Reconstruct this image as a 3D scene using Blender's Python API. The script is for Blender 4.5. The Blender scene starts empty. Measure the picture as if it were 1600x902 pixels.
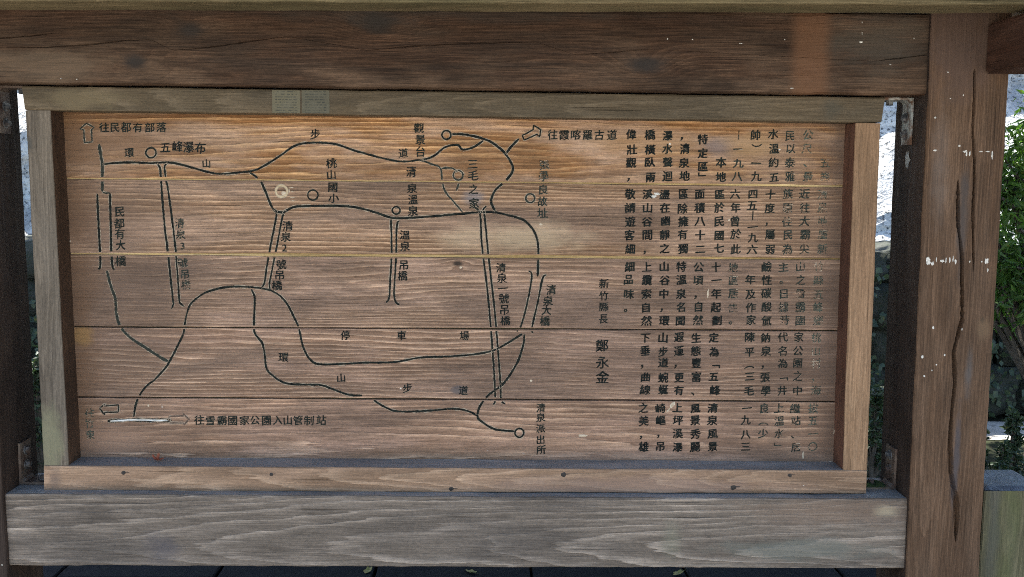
import bpy, bmesh, math, random
from mathutils import Vector, Matrix, noise

rnd = random.Random(7)
S = bpy.context.scene
COL = S.collection

# ------------------------------------------------------------------ camera, sky, sun, exposure
EYE = 1.55                      # eye height above the ground
DIST = 2.13                     # eye to the front of the sign's frame (plane y = 0)
F_PX, PITCH, YAW, ROLL = 1640.0, -0.1091, 0.0169, 0.0102     # for a picture 1600 px wide


def cam_axes():
    fwd = Vector((math.sin(YAW) * math.cos(PITCH), math.cos(YAW) * math.cos(PITCH), math.sin(PITCH)))
    right = Vector((math.cos(YAW), -math.sin(YAW), 0))
    up = right.cross(fwd)
    r2 = right * math.cos(ROLL) + up * math.sin(ROLL)
    u2 = -right * math.sin(ROLL) + up * math.cos(ROLL)
    return r2, u2, fwd


CR, CU, CF = cam_axes()
cam_d = bpy.data.cameras.new('camera')
cam = bpy.data.objects.new('camera', cam_d)
COL.objects.link(cam)
m = Matrix((CR, CU, -CF)).transposed().to_4x4()
m.translation = Vector((0, -DIST, EYE))
cam.matrix_world = m
cam_d.sensor_width = 36.0
cam_d.lens = F_PX / 1600 * 36.0
cam_d.clip_start = 0.05
cam_d.clip_end = 900
S.camera = cam

SUN_EL, SUN_AZ = math.radians(63), math.radians(-24)     # azimuth from +Y (behind the sign) towards +X
sd = Vector((math.sin(SUN_AZ) * math.cos(SUN_EL), math.cos(SUN_AZ) * math.cos(SUN_EL), math.sin(SUN_EL)))
sun_d = bpy.data.lights.new('sun', 'SUN')
sun_d.energy = 4.6
sun_d.angle = math.radians(0.5)
sun_d.color = (1.0, 0.95, 0.86)
sun = bpy.data.objects.new('sun', sun_d)
COL.objects.link(sun)
sun.rotation_euler = sd.to_track_quat('Z', 'Y').to_euler()
w = bpy.data.worlds.new('World')
S.world = w
w.use_nodes = True
wt = w.node_tree
sky = wt.nodes.new('ShaderNodeTexSky')
sky.sky_type = 'NISHITA'
sky.sun_disc = False
sky.sun_elevation = SUN_EL
sky.sun_rotation = SUN_AZ
wt.links.new(sky.outputs[0], wt.nodes['Background'].inputs[0])
wt.nodes['Background'].inputs[1].default_value = 0.10
S.view_settings.view_transform = 'Standard'
S.view_settings.look = 'None'
S.view_settings.gamma = 1.0
S.view_settings.exposure = 2.24
S.cycles.use_denoising = False
S.cycles.filter_width = 1.0
S.cycles.sample_clamp_indirect = 3.0
S.cycles.max_bounces = 8
S.cycles.diffuse_bounces = 5


def at(px, py, y=0.0):
    """point of the vertical plane y that the photograph's pixel shows"""
    d = CR * ((px - 800) / F_PX) - CU * ((py - 451) / F_PX) + CF
    t = (DIST + y) / d.y
    return Vector((d.x * t, y, EYE + d.z * t))


# ------------------------------------------------------------------ objects, names, groups
def tag(o, label=None, cat=None, group=None, kind=None):
    for k, v in (('label', label), ('category', cat), ('group', group), ('kind', kind)):
        if v:
            o[k] = v
    return o


def empty(name, loc, label, cat, group=None):
    o = bpy.data.objects.new(name, None)
    COL.objects.link(o)
    o.location = loc
    o.empty_display_size = 0.1
    return tag(o, label, cat, group)


def world_loc(o):
    v = Vector(o.location)
    while o.parent:
        o = o.parent
        v += Vector(o.location)
    return v


def mesh_obj(name, verts, faces, mat, parent=None, smooth=False, label=None):
    """verts in world coordinates; the object's origin is its parent's"""
    me = bpy.data.meshes.new(name)
    off = world_loc(parent) if parent else Vector((0, 0, 0))
    me.from_pydata([tuple(Vector(v) - off) for v in verts], [], faces)
    bm = bmesh.new()
    bm.from_mesh(me)
    bmesh.ops.recalc_face_normals(bm, faces=bm.faces)
    bm.to_mesh(me)
    bm.free()
    if smooth:
        for p in me.polygons:
            p.use_smooth = True
    for mm in (mat if isinstance(mat, (list, tuple)) else [mat]):
        me.materials.append(mm)
    o = bpy.data.objects.new(name, me)
    COL.objects.link(o)
    o.parent = parent
    if label:
        o['label'] = label
    return o


# ------------------------------------------------------------------ node helper
class Sk:
    def __init__(s, t, sock):
        s.t, s.s = t, sock

    def _m(s, op, *a):
        n = s.t.nodes.new('ShaderNodeMath')
        n.operation = op
        for i, v in enumerate((s,) + a):
            if isinstance(v, Sk):
                s.t.links.new(v.s, n.inputs[i])
            else:
                n.inputs[i].default_value = v
        return Sk(s.t, n.outputs[0])

    def __add__(s, o): return s._m('ADD', o)
    __radd__ = __add__
    def __sub__(s, o): return s._m('SUBTRACT', o)
    def __mul__(s, o): return s._m('MULTIPLY', o)
    __rmul__ = __mul__
    def __truediv__(s, o): return s._m('DIVIDE', o)
    def sqrt(s): return s._m('SQRT')
    def abs(s): return s._m('ABSOLUTE')
    def max(s, o): return s._m('MAXIMUM', o)
    def min(s, o): return s._m('MINIMUM', o)
    def fract(s): return s._m('FRACT')
    def pow(s, o): return s._m('POWER', o)
    def exp(s): return s._m('EXPONENT')


class Mat:
    def __init__(s, name):
        s.m = bpy.data.materials.new(name)
        s.m.use_nodes = True
        s.t = s.m.node_tree
        s.b = s.t.nodes['Principled BSDF']
        s.out = s.t.nodes['Material Output']

    def node(s, kind): return s.t.nodes.new(kind)
    def link(s, a, b): s.t.links.new(a.s if isinstance(a, Sk) else a, b)

    def pos(s, obj=False):
        if obj:
            v = s.node('ShaderNodeTexCoord').outputs['Object']
        else:
            v = s.node('ShaderNodeNewGeometry').outputs['Position']
        x = s.node('ShaderNodeSeparateXYZ')
        s.t.links.new(v, x.inputs[0])
        return [Sk(s.t, o) for o in x.outputs]

    def vec(s, x, y, z):
        n = s.node('ShaderNodeCombineXYZ')
        for i, v in enumerate((x, y, z)):
            if isinstance(v, Sk):
                s.t.links.new(v.s, n.inputs[i])
            else:
                n.inputs[i].default_value = v
        return n.outputs[0]

    def noise(s, v, scale=1.0, detail=3.0, rough=0.55, dist=0.0):
        n = s.node('ShaderNodeTexNoise')
        s.t.links.new(v, n.inputs['Vector'])
        n.inputs['Scale'].default_value = scale
        n.inputs['Detail'].default_value = detail
        n.inputs['Roughness'].default_value = rough
        n.inputs['Distortion'].default_value = dist
        return Sk(s.t, n.outputs['Fac'])

    def voro(s, v, scale=1.0, feat='F1', rnd_=1.0):
        n = s.node('ShaderNodeTexVoronoi')
        n.feature = feat
        s.t.links.new(v, n.inputs['Vector'])
        n.inputs['Scale'].default_value = scale
        n.inputs['Randomness'].default_value = rnd_
        return Sk(s.t, n.outputs['Distance']), n.outputs.get('Color')

    def rng(s, v, a, b, c=0.0, d=1.0, smooth=True):
        n = s.node('ShaderNodeMapRange')
        n.interpolation_type = 'SMOOTHSTEP' if smooth else 'LINEAR'
        s.link(v, n.inputs[0])
        for i, q in enumerate((a, b, c, d)):
            n.inputs[i + 1].default_value = q
        return Sk(s.t, n.outputs[0])

    def mix(s, f, a, b, mode='MIX'):
        n = s.node('ShaderNodeMix')
        n.data_type = 'RGBA'
        n.blend_type = mode
        if isinstance(f, Sk):
            s.link(f, n.inputs[0])
        else:
            n.inputs[0].default_value = f
        for sock, v in ((n.inputs[6], a), (n.inputs[7], b)):
            if isinstance(v, Sk):
                s.t.links.new(v.s, sock)
            else:
                sock.default_value = (*v, 1.0)
        return Sk(s.t, n.outputs[2])

    def ramp(s, f, stops):
        n = s.node('ShaderNodeValToRGB')
        e = n.color_ramp.elements
        while len(e) < len(stops):
            e.new(0.5)
        for q, (p, c) in zip(e, stops):
            q.position = p
            q.color = (*c, 1.0) if isinstance(c, tuple) else (c, c, c, 1.0)
        s.link(f, n.inputs[0])
        return Sk(s.t, n.outputs[0])

    def bump(s, h, strength=0.5, dist=0.002):
        n = s.node('ShaderNodeBump')
        n.inputs['Strength'].default_value = strength
        n.inputs['Distance'].default_value = dist
        s.link(h, n.inputs['Height'])
        s.t.links.new(n.outputs[0], s.b.inputs['Normal'])

    def finish(s, color, rough=0.7, spec=0.3):
        if isinstance(color, Sk):
            s.link(color, s.b.inputs['Base Color'])
        else:
            s.b.inputs['Base Color'].default_value = (*color, 1)
        if isinstance(rough, Sk):
            s.link(rough, s.b.inputs['Roughness'])
        else:
            s.b.inputs['Roughness'].default_value = rough
        s.b.inputs['Specular IOR Level'].default_value = spec
        return s.m


def wood(name, axis, early, late, patch, seed, freq=105., pith=(0.0, 0.055), tilt=0.04, wav=1.0,
         contrast=0.75, patch_amt=0.6, knots=(), stains_and_shade=(), bands=(), specks=0.5, rough=0.72, bump=0.6,
         patch2=None, spec=0.10, grain_dark=0.35, warm=(1.06, 0.94, 0.82), mottle=0.34):
    """sawn softwood: year rings of a log cut by the board's faces, warped round knots, weathered in patches"""
    early, late, patch = [(q[0] * warm[0], q[1] * warm[1], q[2] * warm[2]) for q in (early, late, patch)]
    M = Mat(name)
    x, y, z = M.pos()
    L, A = {'x': (x, z), 'z': (z, x), 'y': (y, z)}[axis]
    D = x if axis == 'y' else y
    sv = seed * 3.17
    lo = M.noise(M.vec(L * 1.1 + sv, A * 5.0, D * 5.0 + sv), 1.0, 2.0, 0.5)
    lo2 = M.noise(M.vec(L * 2.6 - sv, A * 13.0 + 3.0, D * 9.0), 1.0, 3.0, 0.5)
    fine = M.noise(M.vec(L * 14 + sv, A * 160., D * 160.), 1.0, 2.0, 0.5)
    a = A - pith[0] + (lo - 0.5) * (0.060 * wav)
    d = D - pith[1] + L * tilt + (lo2 - 0.5) * (0.022 * wav)
    r = (a * a + d * d).sqrt()
    kmask = None
    for (k0, k1, ks) in knots:
        e0 = (L - k0) / (ks * 1.9)
        e1 = (A - k1) / ks
        q = (e0 * e0 + e1 * e1)
        r = r + (q * -0.55).exp() * (ks * 0.85)
        inner = M.rng(q.sqrt() + (fine - 0.5) * 0.5 + (lo2 - 0.5) * 0.8, 0.78, 0.22)
        kmask = inner if kmask is None else kmask.max(inner)
    vary = M.noise(M.vec(r * 34.0 + sv, 0.0, 0.0), 1.0, 3.0, 0.6)             # good and lean years
    ring = (r * freq + vary * 2.2 + (fine - 0.5) * 0.55 + (lo2 - 0.5) * 0.5).fract()
    prof = M.ramp(ring, [(0.0, 0.08), (0.45, 0.20), (0.68, 0.62), (0.80, 1.0), (0.90, 0.92), (0.95, 0.0), (1.0, 0.0)])
    sharp = M.noise(M.vec(L * 2.2 + 5, A * 16 + sv, D), 1.0, 3.0)
    amt = M.rng(sharp, 0.28, 0.72, contrast * 0.45, contrast)
    fib = M.noise(M.vec(L * 13 + sv, A * 420., D * 420.), 1.0, 3.0, 0.7)
    fib2 = M.noise(M.vec(L * 4.5 - sv, A * 120., D * 120.), 1.0, 5.0, 0.7)
    grit = M.noise(M.vec(L * 130 + sv, A * 300., D * 300.), 1.0, 3.0, 0.7)
    c = M.mix(prof * amt, early, late)
    big = M.noise(M.vec(L * 3.2 + 9 + sv, A * 14., D * 6.), 1.0, 4.0, 0.6, 0.3)
    c = M.mix(M.rng(big, 0.40, 0.66, 0.0, patch_amt), c, patch)
    if patch2:
        big2 = M.noise(M.vec(L * 2.1 - 4 + sv, A * 9. + 7, D * 6.), 1.0, 4.0, 0.6, 0.4)
        c = M.mix(M.rng(big2, 0.46, 0.66, 0.0, 0.75), c, patch2)
    g = M.rng(fib, 0.30, 0.72, 1.0 - grain_dark, 1.0 + grain_dark * 0.55, False) * M.rng(fib2, 0.3, 0.7, 1.0 - grain_dark * 0.42, 1.0 + grain_dark * 0.28, False) * M.rng(grit, 0.3, 0.7, 0.80, 1.16, False)
    mot = M.noise(M.vec(L * 4.2 + 3 * sv, A * 17., D * 8.), 1.0, 5.0, 0.6, 0.6)
    g = g * M.rng(mot, 0.28, 0.72, 1.0 - mottle, 1.0 + mottle * 0.75, False)
    mul = M.mix(1.0, c, M.ramp(g * 0.5, [(0.0, 0.0), (1.0, 1.0)]), 'MULTIPLY')
    c = M.mix(1.0, mul, (2.0, 2.0, 2.0), 'MULTIPLY')
    # fine dark checks running with the grain
    chk = M.noise(M.vec(L * 4 + sv * 2, A * 250., D * 250.), 1.0, 1.0, 0.4)
    chm = M.rng(chk, 0.31, 0.22) * M.rng(sharp, 0.42, 0.58, 0.35, 1.0)
    c = M.mix(chm * 0.75, c, tuple(v * 0.25 for v in early))
    if kmask is not None:
        c = M.mix(kmask * 0.92, c, (0.024, 0.018, 0.014))
    wob = M.noise(M.vec(L * 17 + sv, A * 30., D * 9.), 1.0, 4.0, 0.6)
    for (s0, s1, r0, r1, colr, am, soft) in stains_and_shade:
        e0 = (L - s0) / r0
        e1 = (A - s1) / r1
        q = (e0 * e0 + e1 * e1).sqrt() + (wob - 0.5) * 1.3
        c = M.mix(M.rng(q, 1.0, 1.0 - soft, 0.0, am), c, colr)
    for (s0, s1, colr, am, soft) in bands:           # a strip across the grain
        q = M.rng(L + (wob - 0.5) * 0.006, s0 - soft, s0 + soft) * M.rng(L + (fib2 - 0.5) * 0.012, s1 + soft, s1 - soft)
        c = M.mix(q * am, c, colr, 'MIX')
    rough_s = M.rng(fib2, 0.3, 0.7, rough - 0.1, rough + 0.1)
    if specks:
        vd, vc = M.voro(M.vec(L * 26 + sv, A * 34., D * 30.), 1.0)
        sep = M.node('ShaderNodeSeparateColor')
        M.t.links.new(vc, sep.inputs[0])
        pick = M.rng(Sk(M.t, sep.outputs[0]), 1.0 - 0.10 * specks, 1.0 - 0.10 * specks + 0.002)
        c = M.mix(M.rng(vd + (fine - 0.5) * 0.10, 0.075, 0.045) * pick * 0.9, c, (0.62, 0.58, 0.50))
    M.bump(prof * amt * 0.6 + fib * 0.5 + fib2 * 0.5 - chm * 0.8, bump, 0.0022)
    return M.finish(c, rough_s, spec)


def paint(name, colr, wear, seed, colr2=None):
    """old sign paint in routed strokes, worn through in places"""
    M = Mat(name)
    x, y, z = M.pos()
    n = M.noise(M.vec(x * 60 + seed, y, z * 240.), 1.0, 3.0, 0.6)
    n2 = M.noise(M.vec(x * 14 + seed, y, z * 17.), 1.0, 3.0, 0.6)
    c = M.mix(M.rng(n, 0.3, 0.7), colr, colr2 or tuple(v * 2.2 for v in colr))
    M.finish(c, 0.7, 0.06)
    lvl = n * 0.55 + n2 * 0.45
    t0 = 0.26 + wear * 0.36
    f = M.rng(lvl, t0 - 0.05, t0 + 0.07)
    tr = M.node('ShaderNodeBsdfTransparent')
    mx = M.node('ShaderNodeMixShader')
    M.link(f, mx.inputs[0])
    M.t.links.new(tr.outputs[0], mx.inputs[1])
    M.t.links.new(M.b.outputs[0], mx.inputs[2])
    M.t.links.new(mx.outputs[0], M.out.inputs[0])
    return M.m


def simple(name, c1, c2, scale, rough=0.8, bump=0.5, bd=0.01, c3=None, spec=0.3, obj=True):
    M = Mat(name)
    x, y, z = M.pos(obj)
    v = M.vec(x, y, z)
    n = M.noise(v, scale, 5.0, 0.6)
    n2 = M.noise(v, scale * 6.0, 4.0, 0.6)
    c = M.mix(M.rng(n, 0.35, 0.65), c1, c2)
    if c3:
        c = M.mix(M.rng(n2, 0.5, 0.68), c, c3)
    M.bump(n * 0.6 + n2 * 0.4, bump, bd)
    return M.finish(c, rough, spec)


# ------------------------------------------------------------------ timber members
def interp(pts, v):
    if v <= pts[0][0]:
        return pts[0][1]
    for (a, b), (c, d) in zip(pts, pts[1:]):
        if v <= c:
            return b + (d - b) * (v - a) / (c - a)
    return pts[-1][1]


def member(name, mat, tl, tr, br, bl, yf, yb, axis, parent, cracks=(), seg=70, bevel=0.004, rough_edge=0.0012,
           label=None, seed=0, lo=None, hi=None):
    """a squared timber whose front face has the four given corners (world points on the plane y = yf).
    cracks: lists of (along 0..1, across 0..1, width m) with a depth; across runs bottom-top or left-right"""
    tl, tr, br, bl = (Vector(p) for p in (tl, tr, br, bl))
    rings = []
    for i in range(seg + 1):
        s = i / seg
        if axis == 'x':
            p0, p1 = bl.lerp(br, s), tl.lerp(tr, s)
        else:
            p0, p1 = bl.lerp(tl, s), br.lerp(tr, s)
        u = (p1 - p0)
        wd = u.length
        u.normalize()
        ln = s * ((br - bl).length if axis == 'x' else (tl - bl).length)
        j0 = noise.noise(Vector((ln * 9, seed * 7.1, 1))) * rough_edge + noise.noise(Vector((ln * 45, seed * 3.3, 2))) * rough_edge * 0.7
        j1 = noise.noise(Vector((ln * 9, seed * 7.1, 5))) * rough_edge + noise.noise(Vector((ln * 45, seed * 3.3, 6))) * rough_edge * 0.7
        b0 = bevel * (1 + 0.5 * noise.noise(Vector((ln * 14, seed, 8))))
        b1 = bevel * (1 + 0.5 * noise.noise(Vector((ln * 14, seed, 9))))
        dep = yb - yf
        prof = [(j0, dep), (j0, b0), (j0 + 0.29 * b0, 0.29 * b0), (j0 + b0, 0.0)]
        tmin = 0.01
        for pts, cd in cracks:
            t = interp([(q[0], q[1]) for q in pts], s) * wd
            cw = interp([(q[0], q[2]) for q in pts], s)
            inside = pts[0][0] <= s <= pts[-1][0]
            if not inside:
                cw = 0.0
            t += noise.noise(Vector((ln * 30, seed, 21))) * 0.0010 + noise.noise(Vector((ln * 110, seed, 25))) * 0.0007
            cw *= 1 + 0.45 * noise.noise(Vector((ln * 22, seed, 23))) + 0.45 * noise.noise(Vector((ln * 120, seed, 27)))
            dd = cd * min(1.0, cw / 0.004)
            t = max(t, tmin + cw / 2)
            tmin = t + cw / 2 + 0.001
            prof += [(t - cw / 2 - 0.00015, 0), (t - cw * 0.12, dd), (t + cw * 0.12, dd), (t + cw / 2 + 0.00015, 0)]
        prof += [(wd + j1 - b1, 0.0), (wd + j1 - 0.29 * b1, 0.29 * b1), (wd + j1, b1), (wd + j1, dep)]
        rings.append([p0 + u * q + Vector((0, e, 0)) for q, e in prof])
    n = len(rings[0])
    verts = [v for r_ in rings for v in r_]
    faces = []
    for i in range(seg):
        for k in range(n):
            a, b = i * n + k, i * n + (k + 1) % n
            faces.append((a, b, b + n, a + n))
    faces.append(tuple(range(n - 1, -1, -1)))
    faces.append(tuple(seg * n + k for k in range(n)))
    o = mesh_obj(name, verts, faces, mat, parent, label=label)
    for k_, mm in ((0, lo), (n - 2, hi)):          # sides with shade or skylight put into their colour
        if mm:
            o.data.materials.append(mm)
            for i in range(seg):
                o.data.polygons[i * n + k_].material_index = len(o.data.materials) - 1
    return o


def box(name, mat, lo, hi, parent=None, bevel=0.0, label=None):
    bm = bmesh.new()
    bmesh.ops.create_cube(bm, size=1.0)
    for v in bm.verts:
        v.co = Vector([(lo[i] + hi[i]) / 2 + v.co[i] * (hi[i] - lo[i]) for i in range(3)])
    if bevel:
        bmesh.ops.bevel(bm, geom=bm.edges[:], offset=bevel, segments=2, affect='EDGES')
    vs = [v.co.copy() for v in bm.verts]
    bm.verts.index_update()
    fs = [tuple(v.index for v in f.verts) for f in bm.faces]
    bm.free()
    return mesh_obj(name, vs, fs, mat, parent, label=label)


# ------------------------------------------------------------------ the shelter
YB, YP, DP = -0.028, -0.040, 0.068          # front of beams, front of posts, front of the planks
shelter = empty('timber_shelter', (0, 0.6, 0), 'dark timber shelter with posts and beams framing the map board', 'shelter')

X_ = lambda px, py, y=YB: at(px, py, y).x
Z_ = lambda px, py, y=YB: at(px, py, y).z

m_top = wood('top_beam_wood', 'x', (0.050, 0.030, 0.020), (0.118, 0.073, 0.048), (0.042, 0.032, 0.025), 1.0, 190, (Z_(400, 130), 0.06), 0.03,  # shade at the top of the shelter is partly put into these dark colours
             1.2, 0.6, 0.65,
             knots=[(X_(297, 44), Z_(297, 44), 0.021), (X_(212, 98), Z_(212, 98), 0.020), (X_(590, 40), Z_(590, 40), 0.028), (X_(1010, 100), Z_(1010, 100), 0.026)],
             stains_and_shade=[(X_(300, 46), Z_(300, 46), 0.042, 0.026, (0.030, 0.024, 0.020), 0.75, 0.95), (X_(210, 95), Z_(210, 95), 0.036, 0.022, (0.032, 0.026, 0.022), 0.75, 0.95), (X_(1010, 100), Z_(1010, 100), 0.06, 0.026, (0.032, 0.026, 0.022), 0.7, 0.95),
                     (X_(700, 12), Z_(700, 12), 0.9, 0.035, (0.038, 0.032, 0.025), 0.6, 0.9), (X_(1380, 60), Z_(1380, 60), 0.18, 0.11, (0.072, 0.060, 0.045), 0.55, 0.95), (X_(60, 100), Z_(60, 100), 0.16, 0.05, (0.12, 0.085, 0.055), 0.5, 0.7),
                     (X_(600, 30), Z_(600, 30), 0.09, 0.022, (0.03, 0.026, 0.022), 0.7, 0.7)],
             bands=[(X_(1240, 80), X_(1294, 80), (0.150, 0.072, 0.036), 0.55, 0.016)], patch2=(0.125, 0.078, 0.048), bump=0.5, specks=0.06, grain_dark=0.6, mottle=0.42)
m_bot = wood('bottom_beam_wood', 'x', (0.140, 0.124, 0.112), (0.37, 0.335, 0.31), (0.235, 0.210, 0.195), 2.0, 118, (Z_(560, 850), 0.05), 0.036,
             1.3, 0.95, 0.5,
             stains_and_shade=[(X_(1300, 800), Z_(1300, 800), 0.30, 0.045, (0.19, 0.125, 0.085), 0.5, 0.8), (X_(255, 860), Z_(255, 860), 0.06, 0.06, (0.055, 0.055, 0.070), 0.5, 0.95),
                     (X_(1050, 840), Z_(1050, 840), 0.03, 0.06, (0.22, 0.22, 0.15), 0.3, 0.95), (X_(1385, 800), Z_(1385, 800), 0.04, 0.02, (0.40, 0.33, 0.22), 0.55, 0.8),
                     (X_(1250, 860), Z_(1250, 860), 0.2, 0.03, (0.135, 0.135, 0.11), 0.7, 0.6)],
             patch2=(0.115, 0.095, 0.078), bump=0.9, rough=0.68, specks=0.15, grain_dark=0.42, mottle=0.32, warm=(1.05, 0.94, 0.80))
m_post = wood('post_wood', 'z', (0.086, 0.055, 0.036), (0.172, 0.118, 0.082), (0.112, 0.079, 0.057), 3.0, 170, (X_(1465, 450), 0.04), 0.02,
              0.8, 0.6, 0.6,
              knots=[(Z_(1531, 500), X_(1531, 500), 0.008)],
              stains_and_shade=[(Z_(1500, 350), X_(1500, 350), 0.15, 0.016, (0.06, 0.05, 0.045), 0.75, 0.7), (Z_(1510, 580), X_(1510, 580), 0.07, 0.012, (0.085, 0.078, 0.074), 0.7, 0.95),
                      (Z_(1500, 720), X_(1490, 720), 0.14, 0.010, (0.07, 0.06, 0.06), 0.8, 0.7), (Z_(1490, 60), X_(1490, 60), 0.16, 0.12, (0.085, 0.055, 0.042), 0.75, 0.7),
                      (Z_(1465, 260), X_(1465, 260), 0.16, 0.03, (0.18, 0.15, 0.13), 0.3, 0.95), (Z_(1531, 515), X_(1531, 515), 0.03, 0.022, (0.13, 0.085, 0.05), 0.7, 0.8)],
              rough=0.7, specks=0.05, grain_dark=0.45)
m_dark = wood('shade_dark_post_wood', 'z', (0.040, 0.030, 0.026), (0.065, 0.048, 0.040), (0.030, 0.026, 0.026), 4.0, 150, (0, 0.0), 0.03, 1.0, 0.7, 0.5, specks=0.05, rough=0.6)  # post wood with the shade of the side gaps put into its colour
m_cross = wood('cross_beam_wood', 'y', (0.060, 0.032, 0.024), (0.095, 0.052, 0.038), (0.045, 0.030, 0.025), 5.0, 150, (1.8, 0.8), 0.03, specks=0.1)
m_purlin = wood('purlin_wood', 'x', (0.115, 0.100, 0.060), (0.205, 0.180, 0.115), (0.085, 0.085, 0.050), 6.0, 150, (1.9, -0.2), 0.03, 1.2, 0.9, 0.6, specks=0.3)
m_roof = wood('roof_wood', 'x', (0.10, 0.075, 0.055), (0.15, 0.115, 0.085), (0.09, 0.075, 0.06), 7.0, 120, specks=0)

m_side = wood('shade_dark_inner_edge', 'z', (0.055, 0.036, 0.026), (0.085, 0.056, 0.040), (0.045, 0.032, 0.026), 8.0, 150, (0, 0.0), 0.03, 1.0, 0.7, 0.5, specks=0.05, rough=0.65)  # shade in the recess, put into the left stile's inner face colour
m_side2 = wood('shaded_red_brown_edge', 'z', (0.105, 0.056, 0.042), (0.15, 0.085, 0.062), (0.09, 0.052, 0.042), 9.0, 150, (0, 0.0), 0.03, 1.0, 0.7, 0.5, specks=0.3, rough=0.65)  # red brown, with recess shade put in, for the right stile's inner face
m_grey = wood('sky_tinted_top', 'x', (0.27, 0.29, 0.31), (0.38, 0.40, 0.42), (0.20, 0.22, 0.24), 10.0, 130, (0, 0.0), 0.03, 1.0, 0.7, 0.6, specks=0.3, rough=0.5, spec=0.5)  # blue skylight on upward faces, put into the wood colour

# posts: right one with two long shakes in its face
pr_in_t, pr_out_t = at(1456.5, 20, YP), at(1583, 20, YP)
pr_in_b, pr_out_b = at(1417.5, 860, YP), at(1532, 860, YP)


def extend(a, b, z):
    t = (z - a.z) / (b.z - a.z)
    return a + (b - a) * t


P_TOP = 2.02
ptl, ptr = extend(pr_in_b, pr_in_t, P_TOP), extend(pr_out_b, pr_out_t, P_TOP)
pbl, pbr = extend(pr_in_b, pr_in_t, 0.0), extend(pr_out_b, pr_out_t, 0.0)


def post_crack(px_pts):
    out = []
    for px, py, wpx in px_pts:
        p = at(px, py, YP)
        s = p.z / P_TOP
        l, r_ = pbl.lerp(ptl, s), pbr.lerp(ptr, s)
        out.append((s, (p.x - l.x) / (r_.x - l.x), wpx * 0.0013))
    return sorted(out)


crB = post_crack([(1497, 280, 1.0), (1497, 300, 4), (1497, 350, 4), (1503, 400, 4), (1503.5, 500, 4), (1495, 530, 4), (1490, 550, 5), (1492, 600, 4), (1487, 650, 4), (1484, 690, 5), (1486, 740, 6), (1494, 785, 7), (1494.5, 820, 6), (1493, 846, 1)])
crA = post_crack([(1523, 108, 3), (1522, 160, 4), (1520, 200, 3.5), (1523, 270, 3.5), (1520, 330, 4), (1521, 400, 3), (1521, 425, 0.6)])
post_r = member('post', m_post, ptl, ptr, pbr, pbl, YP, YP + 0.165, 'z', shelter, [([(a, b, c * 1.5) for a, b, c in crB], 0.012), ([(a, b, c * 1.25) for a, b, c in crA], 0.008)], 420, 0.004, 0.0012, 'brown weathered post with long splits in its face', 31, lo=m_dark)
li_t, li_b = at(-37, 60, YP), at(4, 770, YP)
p_l = [extend(li_b, li_t, z) for z in (P_TOP, 0.0)]
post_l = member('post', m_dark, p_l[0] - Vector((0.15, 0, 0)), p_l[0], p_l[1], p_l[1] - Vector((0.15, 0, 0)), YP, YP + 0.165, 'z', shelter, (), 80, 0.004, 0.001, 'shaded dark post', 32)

# beams butt against the posts
def hcrack(tlp, trp, brp, blp, px_pts, k=0.0013):
    out = []
    for px, py, wpx in px_pts:
        p = at(px, py, YB)
        s = (p.x - blp.x) / (brp.x - blp.x)
        lo, hi = blp.lerp(brp, s), tlp.lerp(trp, s)
        out.append((s, (p.z - lo.z) / (hi.z - lo.z), wpx * k))
    return out


tb = [at(-38, 3, YB), at(1453, 21, YB), at(1450.5, 149, YB), at(-33, 129, YB)]
tc1 = hcrack(*tb, [(-30, 62, 1.6), (20, 59, 2), (60, 55, 1.6), (85, 52, 0.5)])
tc2 = hcrack(*tb, [(10, 75, 0.5), (80, 74, 2), (150, 69, 2.2), (200, 63, 1.8), (235, 62, 0.5)])
tc3 = hcrack(*tb, [(270, 79, 0.5), (330, 74, 2.0), (390, 65, 2), (450, 57, 0.6)])
tc4 = hcrack(*tb, [(575, 79, 0.4), (650, 72, 1.8), (740, 68, 1.6), (840, 66, 0.5)])
tc5 = hcrack(*tb, [(900, 86, 0.4), (960, 82, 1.6), (1010, 77, 0.5)])
tc6 = hcrack(*tb, [(1366, 96, 0.6), (1400, 92, 2), (1450, 86, 1.4)])
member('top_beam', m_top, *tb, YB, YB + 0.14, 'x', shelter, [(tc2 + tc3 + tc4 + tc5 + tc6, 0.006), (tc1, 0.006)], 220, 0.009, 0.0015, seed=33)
bb = [at(4.5, 772, YB), at(1420, 780, YB), at(1417, 889, YB), at(11, 884, YB)]
beam_b = member('bottom_beam', m_bot, *bb, YB, YB + 0.15, 'x', shelter, (), 120, 0.004, 0.0014, seed=34, hi=m_grey)

# the beam that runs forward from the post, and the purlin lying on it
cz0, cz1 = at(1541, 116, YP).z, 1.852
cx0 = at(1539, 100, YP).x
box('cross_beam', m_cross, (cx0, -0.95, cz0), (cx0 + 0.12, YP - 0.001, cz1), shelter, 0.005)
member('purlin', m_purlin, at(-250, -70, -0.22), at(1900, -70, -0.22), at(1900, 8.5, -0.22), at(-250, 1.0, -0.22), -0.22, -0.12, 'x', shelter, (), 120, 0.004, 0.0012, seed=35)
# roof: two slopes of boards above, out of the picture, their reach set to shade all of this
for a, b in (((-0.5, 1.955), (1.0, 2.27)), ((1.0, 2.27), (3.3, 2.08))):
    vs = []
    for xx in (-2.3, 2.3):
        for (yy, zz) in (a, b):
            vs += [(xx, yy, zz), (xx, yy, zz + 0.03)]
    mesh_obj('roof_slope', vs, [(0, 2, 6, 4), (1, 5, 7, 3), (0, 1, 3, 2), (4, 6, 7, 5), (0, 4, 5, 1), (2, 3, 7, 6)], m_roof, shelter)

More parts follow.
